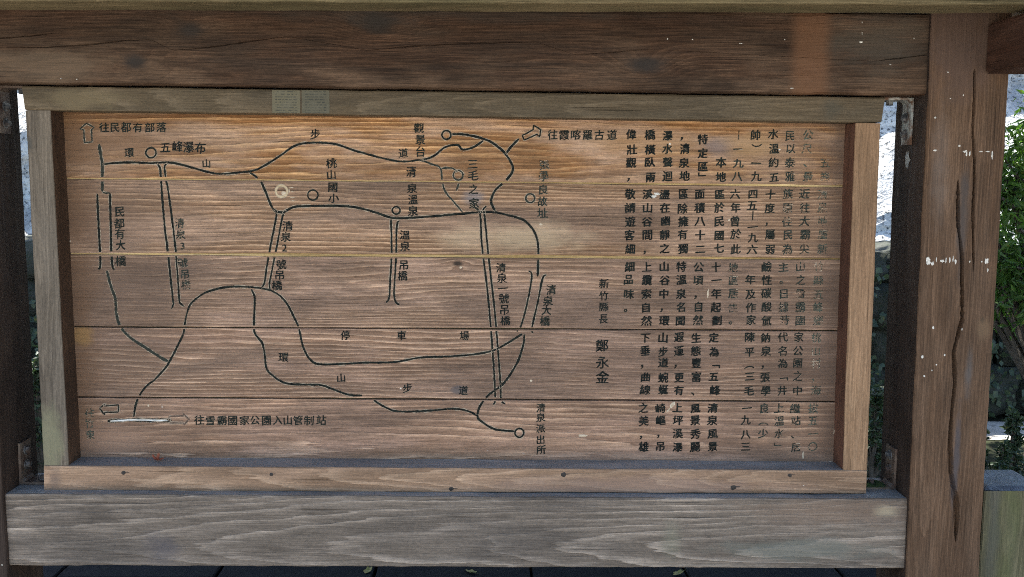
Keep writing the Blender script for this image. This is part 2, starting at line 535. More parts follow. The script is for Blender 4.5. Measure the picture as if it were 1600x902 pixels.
# angle brackets, bolts, flakes
def metal(name, c1, c2, c3, seed):
    M = Mat(name)
    x, y, z = M.pos()
    v = M.vec(x + seed, y, z)
    n = M.noise(v, 60, 4, 0.6)
    n2 = M.noise(v, 18, 4, 0.6)
    c = M.mix(M.rng(n, 0.4, 0.6), c1, c2)
    c = M.mix(M.rng(n2, 0.48, 0.6), c, c3)
    M.bump(n, 0.4, 0.002)
    M.b.inputs['Metallic'].default_value = 0.25
    return M.finish(c, 0.55, 0.4)


m_galv = metal('rusty_galvanised_steel', (0.30, 0.31, 0.28), (0.42, 0.42, 0.38), (0.13, 0.065, 0.035), 0)
m_rust = metal('brown_rusty_steel', (0.11, 0.075, 0.055), (0.16, 0.12, 0.09), (0.07, 0.04, 0.028), 2)
m_bolt = metal('dark_bolt_steel', (0.05, 0.05, 0.05), (0.22, 0.22, 0.21), (0.07, 0.05, 0.04), 4)


def bolt(c, nrm, r, parent):
    nrm = Vector(nrm)
    q = nrm.to_track_quat('Z', 'Y')
    vs, fs = [], []
    for rr, h, n6 in ((r * 1.45, 0.0, 12), (r * 1.45, 0.002, 12)):
        vs += [Vector(c) + q @ Vector((rr * math.cos(i * math.tau / 12), rr * math.sin(i * math.tau / 12), h)) for i in range(12)]
    fs += [(i, (i + 1) % 12, 12 + (i + 1) % 12, 12 + i) for i in range(12)] + [tuple(range(12, 24))]
    k = len(vs)
    for h in (0.002, 0.0085):
        vs += [Vector(c) + q @ Vector((r * math.cos(i * math.tau / 6), r * math.sin(i * math.tau / 6), h)) for i in range(6)]
    vs += [Vector(c) + q @ Vector((r * 0.8 * math.cos(i * math.tau / 6), r * 0.8 * math.sin(i * math.tau / 6), 0.0098)) for i in range(6)]
    fs += [(k + i, k + (i + 1) % 6, k + 6 + (i + 1) % 6, k + 6 + i) for i in range(6)]
    fs += [(k + 6 + i, k + 6 + (i + 1) % 6, k + 12 + (i + 1) % 6, k + 12 + i) for i in range(6)] + [tuple(range(k + 12, k + 18))]
    return mesh_obj('bolt', vs, fs, m_bolt, parent)


def bracket(corner, sx, sz, mat, ln_h, ln_v, y0, y1, label):
    """an L of flat steel in the corner between a post's inner side and a beam"""
    t = 0.005
    x0, z0 = corner
    pr = [(0, 0), (ln_h, 0), (ln_h, t), (t + 0.006, t), (t, t + 0.006), (t, ln_v), (0, ln_v)]
    vs = [(x0 + sx * a, y, z0 + sz * b) for y in (y0, y1) for a, b in pr]
    n = len(pr)
    fs = [tuple(range(n - 1, -1, -1)), tuple(range(n, 2 * n))] + [(i, (i + 1) % n, n + (i + 1) % n, n + i) for i in range(n)]
    o = mesh_obj('angle_bracket', vs, fs, mat, shelter, label=label)
    ym = (y0 + y1) / 2
    for f in (0.42, 0.78):
        bolt((x0 + sx * t, ym, z0 + sz * ln_v * f), (sx, 0, 0), 0.0075, o)
    bolt((x0 + sx * ln_h * 0.55, ym, z0 + sz * t), (0, 0, sz), 0.0075, o)
    return o


zb = at(700, 778, YB).z + 0.0005
zb_l, zb_r = at(4.5, 772, YB).z, at(1420, 780, YB).z
xl = lambda z: extend(li_b, li_t, z).x
xr = lambda z: extend(pr_in_b, pr_in_t, z).x
bracket((xl(zb_l + 0.03) + 0.0005, zb_l + 0.001), 1, 1, m_rust, 0.075, 0.088, 0.035, 0.085, 'rusty bracket at the foot of the dark post')
br_lr = bracket((xr(zb_r + 0.03) - 0.0005, zb_r + 0.001), -1, 1, m_rust, 0.080, 0.088, 0.035, 0.085, 'mossy rusty bracket at the foot of the brown post')
zt_l, zt_r = at(-33, 129, YB).z, at(1450.5, 149, YB).z
bracket((xr(zt_r - 0.03) - 0.0005, zt_r - 0.001), -1, -1, m_galv, 0.075, 0.095, 0.030, 0.075, 'grey galvanised bracket under the top beam at the brown post')
bracket((xl(zt_l - 0.03) + 0.0005, zt_l - 0.001), 1, -1, m_rust, 0.075, 0.095, 0.030, 0.075, 'shaded bracket under the top beam at the dark post')

m_moss = simple('moss', (0.035, 0.060, 0.018), (0.085, 0.125, 0.035), 60, 0.95, 1.0, 0.01, (0.02, 0.03, 0.012))


def pad(name, mat, x0, x1, y0, y1, z, h, parent, nx=14, ny=10, seed=0, label=None):
    vs, fs = [], []
    for j in range(ny + 1):
        for i in range(nx + 1):
            u, v = i / nx, j / ny
            e = min(1.0, 4 * min(u, 1 - u)) * min(1.0, 4 * min(v, 1 - v))
            n = noise.noise(Vector((u * 5 + seed, v * 5, 1))) * 0.5 + noise.noise(Vector((u * 14 + seed, v * 14, 4))) * 0.35
            vs.append((x0 + (x1 - x0) * u, y0 + (y1 - y0) * v, z + h * e * (0.55 + n) - 0.001))
    for j in range(ny):
        for i in range(nx):
            a = j * (nx + 1) + i
            fs.append((a, a + 1, a + nx + 2, a + nx + 1))
    return mesh_obj(name, vs, fs, mat, parent, True, label)


pad('moss', m_moss, xr(zb_r) - 0.078, xr(zb_r) - 0.012, 0.034, 0.082, zb_r + 0.006, 0.009, br_lr, seed=3)

# flakes of old white paint / tape left on the timber
m_flake = simple('old_white_flakes', (0.36, 0.34, 0.29), (0.62, 0.59, 0.53), 300, 0.7, 0.3, 0.001, obj=False)


def flake(px, py, wpx, hpx, y, parent, seed, name='paint_flake', mat=None, n=14, amp=0.45, rot=0.0):
    c = at(px, py, y)
    k = 0.0013
    vs = [c + Vector((0, -0.0009, 0))]
    for i in range(n):
        a = i * math.tau / n
        q = 1 + amp * noise.noise(Vector((math.cos(a) * 1.7 + seed * 3.1, math.sin(a) * 1.7, seed))) * 1.6
        ex, ez = math.cos(a) * wpx * k / 2 * q, math.sin(a) * hpx * k / 2 * q
        vs.append(c + Vector((ex * math.cos(rot) - ez * math.sin(rot), -0.0004, ex * math.sin(rot) + ez * math.cos(rot))))
    fs = [(0, 1 + i, 1 + (i + 1) % n) for i in range(n)]
    return mesh_obj(name, vs, fs, mat or m_flake, parent)


for i, (px, py, wp, hp) in enumerate([(1450, 408, 9, 13), (1457, 412, 6, 7), (1463, 406, 2, 9), (1472, 408, 8, 6), (1478, 407, 2, 11), (1484, 406, 2.5, 12), (1489, 405, 2, 10), (1493, 409, 4, 8), (1515, 409, 3, 4),
                                      (1534, 409, 3, 3), (1541, 408, 8, 10), (1543, 423, 3, 7), (1458, 512, 4, 6), (1503, 515, 2, 4), (1441, 558, 5, 6), (1463, 570, 3, 3), (1444, 588, 4, 3), (1476, 555, 3, 4), (1456, 579, 2, 3),
                                      (1508, 237, 9, 4), (1510, 241, 3, 7), (1515, 240, 3, 9), (1533, 237, 6, 2.5), (1543, 237, 8, 2.5), (1550, 243, 3, 14), (1461, 235, 7, 3), (1499, 228, 4, 4), (1461, 184, 4, 3), (1485, 154, 3, 2), (1505, 149, 2, 3), (1481, 113, 4, 2)]):
    flake(px, py, wp * 0.8, hp * 0.8, YP, post_r, i + 1)
top_beam = bpy.data.objects['top_beam']
for i, (px, py, wp, hp) in enumerate([(1345, 66, 9, 5), (1347, 35, 3, 4), (1347, 52, 1.5, 12), (1428, 60, 3, 3), (1391, 101, 5, 2.5), (1226, 62, 3, 3), (1237, 138, 9, 3), (1157, 68, 9, 2.5), (1082, 62, 4, 3), (1043, 61, 4, 4), (120, 124, 4, 2), (95, 123, 6, 1.5), (582, 7, 3, 3)]):
    flake(px, py, wp * 0.55, hp * 0.55, YB, top_beam, i + 51)
# lichen on the inner side of the right post
c0 = at(1416, 250, 0.05)
vs = [Vector((xr(c0.z) - 0.0015, 0.05, c0.z))] + [Vector((xr(c0.z) - 0.0008, 0.05 + math.cos(i * math.tau / 12) * 0.012 * (1 + 0.4 * math.sin(i * 2.3)), c0.z + math.sin(i * math.tau / 12) * 0.017 * (1 + 0.3 * math.cos(i * 3.1)))) for i in range(12)]
mesh_obj('lichen_patch', vs, [(0, 1 + i, 1 + (i + 1) % 12) for i in range(12)], simple('pale_lichen', (0.32, 0.33, 0.31), (0.45, 0.46, 0.44), 120, 0.9, obj=False), post_r)

# ------------------------------------------------------------------ the map board
board = empty('map_sign_board', (0, 0.04, at(700, 767, 0).z), 'brown wooden trail map board with painted Chinese text set in the timber shelter', 'sign')
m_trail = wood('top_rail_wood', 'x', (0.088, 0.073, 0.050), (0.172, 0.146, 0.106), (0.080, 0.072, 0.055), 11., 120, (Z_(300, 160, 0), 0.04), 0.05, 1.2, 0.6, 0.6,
               stains_and_shade=[(X_(130, 155, 0), Z_(130, 155, 0), 0.12, 0.03, (0.15, 0.115, 0.065), 0.6, 0.7), (X_(1300, 170, 0), Z_(1300, 170, 0), 0.03, 0.03, (0.07, 0.062, 0.045), 0.6, 0.8)], specks=0.3)
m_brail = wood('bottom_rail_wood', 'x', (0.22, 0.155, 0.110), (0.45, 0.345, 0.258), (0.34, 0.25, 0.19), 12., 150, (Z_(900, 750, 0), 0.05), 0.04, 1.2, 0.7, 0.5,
               stains_and_shade=[(X_(1000, 760, 0), Z_(1000, 760, 0), 0.4, 0.03, (0.20, 0.14, 0.115), 0.5, 0.7), (X_(85, 750, 0), Z_(85, 750, 0), 0.02, 0.04, (0.14, 0.10, 0.08), 0.6, 0.8)], specks=0.5, rough=0.62)
m_lst = wood('grey_stile_wood', 'z', (0.128, 0.116, 0.098), (0.228, 0.208, 0.178), (0.158, 0.147, 0.130), 13., 150, (X_(60, 400, 0), 0.05), 0.02, 0.8, 0.6, 0.5,
             stains_and_shade=[(Z_(75, 690, 0), X_(75, 690, 0), 0.10, 0.04, (0.20, 0.19, 0.115), 0.7, 0.6), (Z_(44, 225, 0), X_(44, 225, 0), 0.02, 0.010, (0.07, 0.065, 0.055), 0.8, 0.6)], specks=0.4)
m_rst = wood('tan_stile_wood', 'z', (0.250, 0.170, 0.110), (0.345, 0.250, 0.168), (0.27, 0.185, 0.125), 14., 150, (X_(1345, 400, 0), 0.05), 0.02, 0.8, 0.55, 0.5, specks=0.3)

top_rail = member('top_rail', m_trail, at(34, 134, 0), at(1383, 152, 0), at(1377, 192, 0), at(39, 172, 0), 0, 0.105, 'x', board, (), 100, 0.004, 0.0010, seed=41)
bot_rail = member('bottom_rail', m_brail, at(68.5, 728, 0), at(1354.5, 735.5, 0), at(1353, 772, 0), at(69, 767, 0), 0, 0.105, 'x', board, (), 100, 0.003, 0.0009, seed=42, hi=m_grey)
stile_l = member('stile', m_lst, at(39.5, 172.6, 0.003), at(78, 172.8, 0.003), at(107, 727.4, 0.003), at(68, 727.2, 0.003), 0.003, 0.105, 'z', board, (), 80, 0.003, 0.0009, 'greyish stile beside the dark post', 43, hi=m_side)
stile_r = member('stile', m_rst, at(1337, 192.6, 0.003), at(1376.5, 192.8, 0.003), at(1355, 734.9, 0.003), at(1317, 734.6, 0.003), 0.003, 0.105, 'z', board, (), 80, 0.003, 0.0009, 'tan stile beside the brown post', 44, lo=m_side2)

# five tongue and groove planks; gaps given at the left and right of the panel
GAP = [(279, 291), (396.5, 405), (511, 517), (621, 628)]        # centre of each gap at x = 105 and x = 1310
GW = [2.4, 3.6, 2.2, 2.4]


def gap_y(i, px):
    a, b = GAP[i]
    t = (px - 105) / 1205.0
    mid = 4 * t * (1 - t)
    return a + (b - a) * t - (0.8 * mid if i == 0 else 0.4 * mid)


def gap_w(i, px):
    t = (px - 105) / 1205.0
    q = 0.85 + 0.35 * noise.noise(Vector((t * 6, i * 3.7, 1)))
    if i == 0:
        q *= 0.9 + 0.5 * max(0.0, min(1.0, (t - 0.6) / 0.3))
    if i == 1:
        q *= 0.65 + 0.75 * math.sin(math.pi * min(1, max(0, t)))
    return GW[i] * q


def ends(z0, c1=(0.17, 0.09, 0.045), c2=(0.13, 0.085, 0.06)):  # orange brown dirt at plank ends, plus light falloff towards the edges painted in
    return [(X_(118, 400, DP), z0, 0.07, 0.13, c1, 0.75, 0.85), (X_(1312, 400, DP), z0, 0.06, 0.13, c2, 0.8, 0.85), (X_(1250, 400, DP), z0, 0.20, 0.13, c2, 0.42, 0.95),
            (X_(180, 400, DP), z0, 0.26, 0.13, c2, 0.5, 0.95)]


plank_mats = [
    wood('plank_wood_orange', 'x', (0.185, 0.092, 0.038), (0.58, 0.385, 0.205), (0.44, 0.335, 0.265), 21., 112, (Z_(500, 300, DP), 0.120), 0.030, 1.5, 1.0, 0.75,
         stains_and_shade=ends(Z_(500, 230, DP)) + [(X_(150, 230, DP), Z_(150, 230, DP), 0.22, 0.08, (0.17, 0.092, 0.046), 0.5, 0.8), (X_(1000, 225, DP), Z_(1000, 225, DP), 0.18, 0.03, (0.30, 0.175, 0.085), 0.5, 0.7),
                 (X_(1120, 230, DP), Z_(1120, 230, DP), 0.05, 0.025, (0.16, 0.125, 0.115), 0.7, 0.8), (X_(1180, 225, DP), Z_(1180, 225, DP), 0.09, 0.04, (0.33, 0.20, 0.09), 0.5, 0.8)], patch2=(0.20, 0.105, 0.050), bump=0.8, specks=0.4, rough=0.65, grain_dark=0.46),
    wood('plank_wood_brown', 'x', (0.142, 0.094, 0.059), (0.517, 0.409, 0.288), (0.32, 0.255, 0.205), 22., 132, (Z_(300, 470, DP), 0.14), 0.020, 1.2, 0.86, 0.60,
         stains_and_shade=ends(Z_(500, 340, DP)) + [(X_(800, 370, DP), Z_(800, 370, DP), 0.22, 0.04, (0.47, 0.36, 0.23), 0.5, 0.8), (X_(740, 310, DP), Z_(740, 310, DP), 0.03, 0.022, (0.16, 0.15, 0.155), 0.7, 0.8)], patch2=(0.165, 0.108, 0.076), warm=(1.32, 1.10, 0.96), mottle=0.34, bump=0.9, specks=0.5, rough=0.65, grain_dark=0.46),
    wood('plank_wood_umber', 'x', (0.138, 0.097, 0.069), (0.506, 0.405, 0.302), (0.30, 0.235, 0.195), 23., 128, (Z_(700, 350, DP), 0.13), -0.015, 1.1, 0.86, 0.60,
         stains_and_shade=ends(Z_(500, 450, DP)), knots=[(X_(715, 415, DP), Z_(715, 412, DP), 0.010)], patch2=(0.165, 0.108, 0.076), warm=(1.32, 1.10, 0.96), mottle=0.34, bump=0.9, specks=0.5, rough=0.65, grain_dark=0.46),
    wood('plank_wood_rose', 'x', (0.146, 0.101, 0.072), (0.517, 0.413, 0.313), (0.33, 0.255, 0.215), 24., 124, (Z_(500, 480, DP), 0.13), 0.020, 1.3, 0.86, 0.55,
         stains_and_shade=ends(Z_(500, 570, DP)) + [(X_(717, 609, DP), Z_(717, 609, DP), 0.022, 0.012, (0.10, 0.085, 0.08), 0.8, 0.5), (X_(128, 525, DP), Z_(128, 525, DP), 0.03, 0.03, (0.30, 0.17, 0.06), 0.6, 0.8)], patch2=(0.165, 0.108, 0.076), warm=(1.32, 1.10, 0.96), mottle=0.34, bump=0.9, specks=0.5, rough=0.65, grain_dark=0.46),
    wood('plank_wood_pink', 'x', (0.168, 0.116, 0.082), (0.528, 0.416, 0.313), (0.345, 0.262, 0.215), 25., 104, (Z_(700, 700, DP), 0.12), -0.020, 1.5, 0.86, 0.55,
         stains_and_shade=ends(Z_(500, 675, DP)) + [(X_(170, 690, DP), Z_(170, 690, DP), 0.12, 0.06, (0.28, 0.175, 0.12), 0.6, 0.8)], patch2=(0.195, 0.125, 0.088), warm=(1.32, 1.10, 0.96), mottle=0.34, bump=0.9, specks=0.5, rough=0.65, grain_dark=0.46)]
m_tongue = [wood('pale_tongue_wood', 'x', (0.42, 0.33, 0.16), (0.60, 0.52, 0.33), (0.20, 0.14, 0.05), 31., 150, specks=0.0, patch_amt=0.85),  # pale wood, with light caught in the upper joints put into its colour
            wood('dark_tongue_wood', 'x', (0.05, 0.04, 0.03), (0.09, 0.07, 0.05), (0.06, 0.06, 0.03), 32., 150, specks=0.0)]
planks = []
for i in range(5):
    def edge(k, px, side):
        if k < 0:
            return at(px, 160 + (px - 105) * 0.0065, DP)
        if k > 3:
            return at(px, 724 + (px - 105) * 0.005, DP)
        return at(px, gap_y(k, px) + side * gap_w(k, px) / 2, DP)
    rows = []
    N = 60
    top, bot = [], []
    for s in range(N + 1):
        px = 84 + (1336 - 84) * s / N
        top.append(edge(i - 1, px, 1))
        bot.append(edge(i, px, -1))
    vs, fs = [], []
    b = 0.0018
    for s in range(N + 1):
        jt = 0.0008 * noise.noise(Vector((s * 0.9, i, 3))) + 0.0007 * noise.noise(Vector((s * 0.2, i, 5)))
        jb = 0.0008 * noise.noise(Vector((s * 0.9, i, 7))) + 0.0007 * noise.noise(Vector((s * 0.2, i, 9)))
        T, B = top[s] + Vector((0, 0, jt)), bot[s] + Vector((0, 0, jb))
        vs += [B + Vector((0, 0.022, 0)), B + Vector((0, b, 0)), B + Vector((0, 0.3 * b, 0.3 * b)), B + Vector((0, 0, b)),
               T + Vector((0, 0, -b)), T + Vector((0, 0.3 * b, -0.3 * b)), T + Vector((0, b, 0)), T + Vector((0, 0.022, 0))]
    for s in range(N):
        for k in range(8):
            a_, b_ = s * 8 + k, s * 8 + (k + 1) % 8
            fs.append((a_, b_, b_ + 8, a_ + 8))
    fs += [tuple(range(7, -1, -1)), tuple(N * 8 + k for k in range(8))]
    lab = ['orange brown plank along the top of the panel', 'brown plank, second from the top', 'greyish umber plank in the middle of the panel', 'rosy brown plank, fourth from the top', 'pinkish plank along the bottom of the panel'][i]
    p = mesh_obj('plank', vs, fs, plank_mats[i], board, label=lab)
    planks.append(p)
    if i < 4:
        vs, fs = [], []
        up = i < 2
        for s in range(N + 1):
            px = 84 + (1336 - 84) * s / N
            c = at(px, gap_y(i, px), DP)
            t_ = s / N
            rec = 0.0022 if up else 0.007
            hz = 0.006
            c2 = c + Vector((0, rec + 0.0008 * noise.noise(Vector((s * 0.35, i, 1))), 0))
            vs += [c2 + Vector((0, 0, hz)), c2 + Vector((0, -0.0002, 0)), c2 + Vector((0, 0.0010, -hz)), c2 + Vector((0, 0.010, -hz)), c2 + Vector((0, 0.010, hz))]
        for s in range(N):
            for k in range(5):
                a_, b_ = s * 5 + k, s * 5 + (k + 1) % 5
                fs.append((a_, b_, b_ + 5, a_ + 5))
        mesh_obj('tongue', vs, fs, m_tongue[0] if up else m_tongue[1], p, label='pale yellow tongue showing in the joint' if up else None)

# ------------------------------------------------------------------ lettering
ink = [paint('black_letter_paint', (0.003, 0.004, 0.004), 0.12, 1, (0.018, 0.021, 0.018)), paint('worn_letter_paint', (0.006, 0.008, 0.007), 0.28, 2, (0.022, 0.026, 0.021)),
       paint('faded_letter_paint', (0.012, 0.016, 0.013), 0.54, 3, (0.035, 0.042, 0.034)), paint('ghost_letter_paint', (0.022, 0.028, 0.022), 0.65, 4, (0.09, 0.10, 0.075))]
m_chip_lit = paint('splintered_and_lit_edge', (0.22, 0.17, 0.12), 0.62, 21, (0.36, 0.29, 0.21))  # pale splinters along lines, painted lit edge under letters
_gl = {}
_fc = bpy.data.curves.new('glyph', 'FONT')
_fc.fill_mode = 'FRONT'
_fc.resolution_u = 2
_fo = bpy.data.objects.new('glyph', _fc)
COL.objects.link(_fo)


def glyph(ch):
    if ch not in _gl:
        _fc.body = ch
        _fc.offset = 0.0
        dg = bpy.context.evaluated_depsgraph_get()
        me = _fo.evaluated_get(dg).to_mesh()
        vs = [v.co.copy() for v in me.vertices]
        fs = [tuple(p.vertices) for p in me.polygons]
        _fo.evaluated_get(dg).to_mesh_clear()
        _gl[ch] = (vs, fs)
    return _gl[ch]


def letters(name, items, mat, label, bold=1.35):
    """items: (char, px, py, size px) painted on the planks"""
    V, Fc, lit_edges = [], [], []
    for ch, px, py, sz in items:
        vs, fs = glyph(ch)
        if not vs:
            continue
        if ch in '12３3':
            xs = [v.x for v in vs]
            cx, cy = (min(xs) + max(xs)) / 2, 0.36
        else:
            cx, cy = 0.5, 0.38
        c = at(px, py, DP)
        k = sz * (DIST + DP) / F_PX * 0.97
        rot = rnd.uniform(-0.05, 0.05)
        sh = rnd.uniform(0.03, 0.09)
        kx, kz = k * rnd.uniform(0.95, 1.04), k * rnd.uniform(0.95, 1.05)
        ox, oz = rnd.uniform(-0.0007, 0.0007), rnd.uniform(-0.0007, 0.0007)
        sd_ = rnd.random() * 90
        pl_ = []
        for v in vs:
            gx, gy = v.x - cx, v.y - cy
            gx += 0.045 * noise.noise(Vector((v.x * 3.5 + sd_, v.y * 3.5, 0))) + 0.014 * noise.noise(Vector((v.x * 15 + sd_, v.y * 15, 3)))
            gy += 0.045 * noise.noise(Vector((v.x * 3.5 + sd_, v.y * 3.5, 9))) + 0.014 * noise.noise(Vector((v.x * 15 + sd_, v.y * 15, 6)))
            gy += sh * gx
            X, Z = gx * math.cos(rot) - gy * math.sin(rot), gx * math.sin(rot) + gy * math.cos(rot)
            pl_.append((X * kx + ox, Z * kz + oz))
        for n_, (ex, ez) in enumerate(((-0.016, 0.0), (0.016, 0.006), (0.0, -0.016))):     # brush width
            base = len(V)
            V += [c + Vector((X + ex * k * bold, -0.0005 - 0.0001 * n_, Z + ez * k * bold)) for X, Z in pl_]
            Fc += [tuple(base + i for i in f) for f in fs]
            if n_ == 0:
                lit_edges.append((len(V), [c + Vector((X + 0.0005, -0.0003, Z - 0.0009)) for X, Z in pl_], fs))  # pale offset copy: painted lit lower edge of a carved stroke
    nf = len(Fc)
    for _, cv, fs in lit_edges:
        base = len(V)
        V += cv
        Fc += [tuple(base + i for i in f) for f in fs]
    o = mesh_obj(name, V, Fc, [mat, m_chip_lit], board, label=label)
    for i in range(nf, len(o.data.polygons)):
        o.data.polygons[i].material_index = 1
    return o


def line_of(text, xs, ys, sz):
    return [(c, x, y, sz) for c, x, y in zip(text, xs, ys)]


CAP = [
    ('往民都有部落', [163, 180, 197, 216, 234, 252], [199] * 6, 16.5, 1), ('環', [202], [239], 16, 1), ('五峰瀑布', [258, 277, 294, 313], [230, 229, 230, 231], 18, 0),
    ('山', [323], [255], 15, 1), ('步', [493], [210], 17, 0), ('桃山國小', [518, 518, 520, 521], [255, 273, 293, 310], 17, 0), ('道', [630], [239], 16, 1),
    ('觀景台', [655, 657, 657], [200, 218, 237], 17, 1), ('清泉溫泉', [643, 644, 645, 645], [268, 295, 312, 330], 17, 0), ('三毛之家', [739, 739, 740, 741], [256, 275, 296, 318], 17, 1),
    ('張學良故址', [850, 849, 848, 847, 848], [257, 275, 297, 315, 333], 17, 2), ('往霞喀羅古道', [864, 881, 900, 918, 936, 956], [211] * 6, 17, 1),
    ('民都有大橋', [187, 187, 187, 188, 189], [331, 349, 366, 383, 408], 17, 1), ('清泉3號吊橋', [281, 283, 285, 286, 289, 291], [349, 367, 384, 411, 428, 445], 16.5, 2),
    ('清泉2號吊橋', [450, 447, 445, 439, 437, 433], [353, 370, 387, 413, 430, 446], 17, 0), ('溫泉吊橋', [633, 633, 631, 629], [367, 385, 414, 431], 17, 0),
    ('清泉一號吊橋', [783, 784, 786, 787, 788, 790], [418, 435, 451, 467, 484, 501], 17, 0), ('清泉大橋', [861, 856, 854, 851], [453, 470, 485, 502], 17, 1),
    ('停', [540], [524], 16, 0), ('車', [627], [524], 16, 0), ('場', [726], [525], 16, 0), ('環', [443], [558], 16, 0), ('山', [533], [591], 16, 0), ('步', [637], [607], 16, 0), ('道', [724], [610], 16, 0),
    ('清泉派出所', [845] * 5, [637, 653, 670, 687, 703], 16, 1), ('往竹東', [140, 140, 141], [645, 662, 679], 16, 3),
    ('往雪霸國家公園入山管制站', [311, 329, 347, 364, 382, 398, 416, 434, 450, 466, 483, 502], [657] * 12, 17, 1),
    ('新竹縣長', [944, 943, 943, 943], [443, 462, 480, 498], 16, 0), ('鄭永金', [941, 941, 941], [540, 566, 590], 22, 0)]
for text, xs, ys, sz, k in CAP:
    letters('caption', line_of(text, xs, ys, sz), ink[k], 'painted caption reading %s' % text)

PX = {1: [986.6, 1016, 1043, 1069, 1098, 1127, 1153, 1181, 1209, 1235, 1262, 1289], 2: [984.7, 1012, 1039, 1067, 1094, 1124, 1149, 1176, 1203, 1231, 1257, 1285],
      3: [983, 1010, 1038, 1064, 1091, 1119, 1145, 1173, 1198, 1225, 1251, 1279], 4: [981, 1008, 1035.5, 1060.5, 1087.5, 1116, 1142, 1171, 1196, 1223, 1247, 1275],
      5: [979, 1006, 1032, 1059, 1086, 1113, 1139, 1166, 1193, 1217.6, 1243.5, 1270]}
PY = {1: [211, 233, 254, 276], 2: [303.6, 325, 346, 367, 389], 3: [417.5, 437.5, 459, 480, 501], 4: [527.5, 549, 568, 589, 610], 5: [638, 657, 678, 698]}
TXT = [  # columns from left to right; one string per plank
    ('偉壯觀，', '敬請遊客細', '細品味。', '', '', 0), ('橋橫臥兩', '溪山谷間，', '上纜索自然', '下垂，曲線', '之美，雄', 0), ('瀑水聲迴', '盪在幽靜之', '山谷中，環', '山步道蜿蜒', '崎嶇，吊', 0),
    ('，清泉地', '區除擁有獨', '特溫泉名聞', '遐邇，更有', '上坪溪瀑', 0), ('特定區﹂', '面積八十二', '公頃，自然', '生態豐富、', '風景秀麗', 0), ('  本地', '區於民國七', '十一年起劃', '定為﹁五峰', '清泉風景', 0),
    ('︱一九八', '六年曾於此', '地區居住。', '', '', 1), ('帥︶一九', '四五︱一九六', ' 年及作家', '陳平︵三毛', '一九八三', 1), ('水溫約五', '十度，屬弱', '鹼性碳酸氫', '鈉泉，張學', '良︵少', 1),
    ('民以泰雅', '族原住民為', '主。日據時', '代名為﹁井', '上溫水﹂', 2), ('公尺、最', '近往大霸尖', '山之雪霸國', '家公園之中', '繼站、居', 2), ('  五峰', '清泉地屬新', '竹縣五峰鄉', '桃山村，海', '拔五一〇', 3)]
for ci, col in enumerate(TXT):
    for pl in range(1, 6):
        s_ = col[pl - 1]
        its = []
        ys = PY[pl]
        if len(s_) > len(ys):
            ys = [ys[0] + (ys[-1] - ys[0]) * i / (len(s_) - 1) for i in range(len(s_))]
        for j, ch in enumerate(s_):
            if ch != ' ':
                its.append((ch, PX[pl][ci] + rnd.uniform(-0.8, 0.8), ys[j] + (7 if ci == 4 and pl == 1 else 0) * (1 if j < 3 else 0.3) + rnd.uniform(-0.8, 0.8), 17.2))
        if its:
            letters('text_column', its, ink[max(0, min(3, col[5] + rnd.choice((0, 0, 0, 1, -1 if col[5] > 1 else 0))))], 'painted text reading %s' % s_.strip(), (2.1, 1.7, 1.2, 1.0)[col[5]])
bpy.data.objects.remove(_fo)

# ------------------------------------------------------------------ map lines
line_mats = [paint('black_line_paint', (0.003, 0.004, 0.004), 0.20, 11, (0.020, 0.023, 0.018)), paint('grey_line_paint', (0.014, 0.017, 0.014), 0.28, 12, (0.040, 0.043, 0.033)),
             paint('whitish_line_paint', (0.30, 0.30, 0.27), 0.05, 13, (0.66, 0.66, 0.62)), paint('faint_line_paint', (0.08, 0.055, 0.04), 0.35, 14, (0.12, 0.08, 0.06)), paint('ochre_line_paint', (0.33, 0.25, 0.15), 0.4, 15, (0.50, 0.40, 0.26))]


def smooth_pts(pts, step=2.0):
    P = [Vector(p) for p in pts]
    out = []
    for i in range(len(P) - 1):
        p0, p1, p2, p3 = P[max(0, i - 1)], P[i], P[i + 1], P[min(len(P) - 1, i + 2)]
        n = max(1, int((p2 - p1).length / step))
        for k in range(n):
            t = k / n
            out.append(0.5 * ((2 * p1) + (p2 - p0) * t + (2 * p0 - 5 * p1 + 4 * p2 - p3) * t * t + (3 * p1 - p0 - 3 * p2 + p3) * t ** 3))
    out.append(P[-1])
    return out


def in_gap(px, py):
    return any(abs(py - gap_y(i, px)) < GW[i] / 2 + 0.8 for i in range(4))


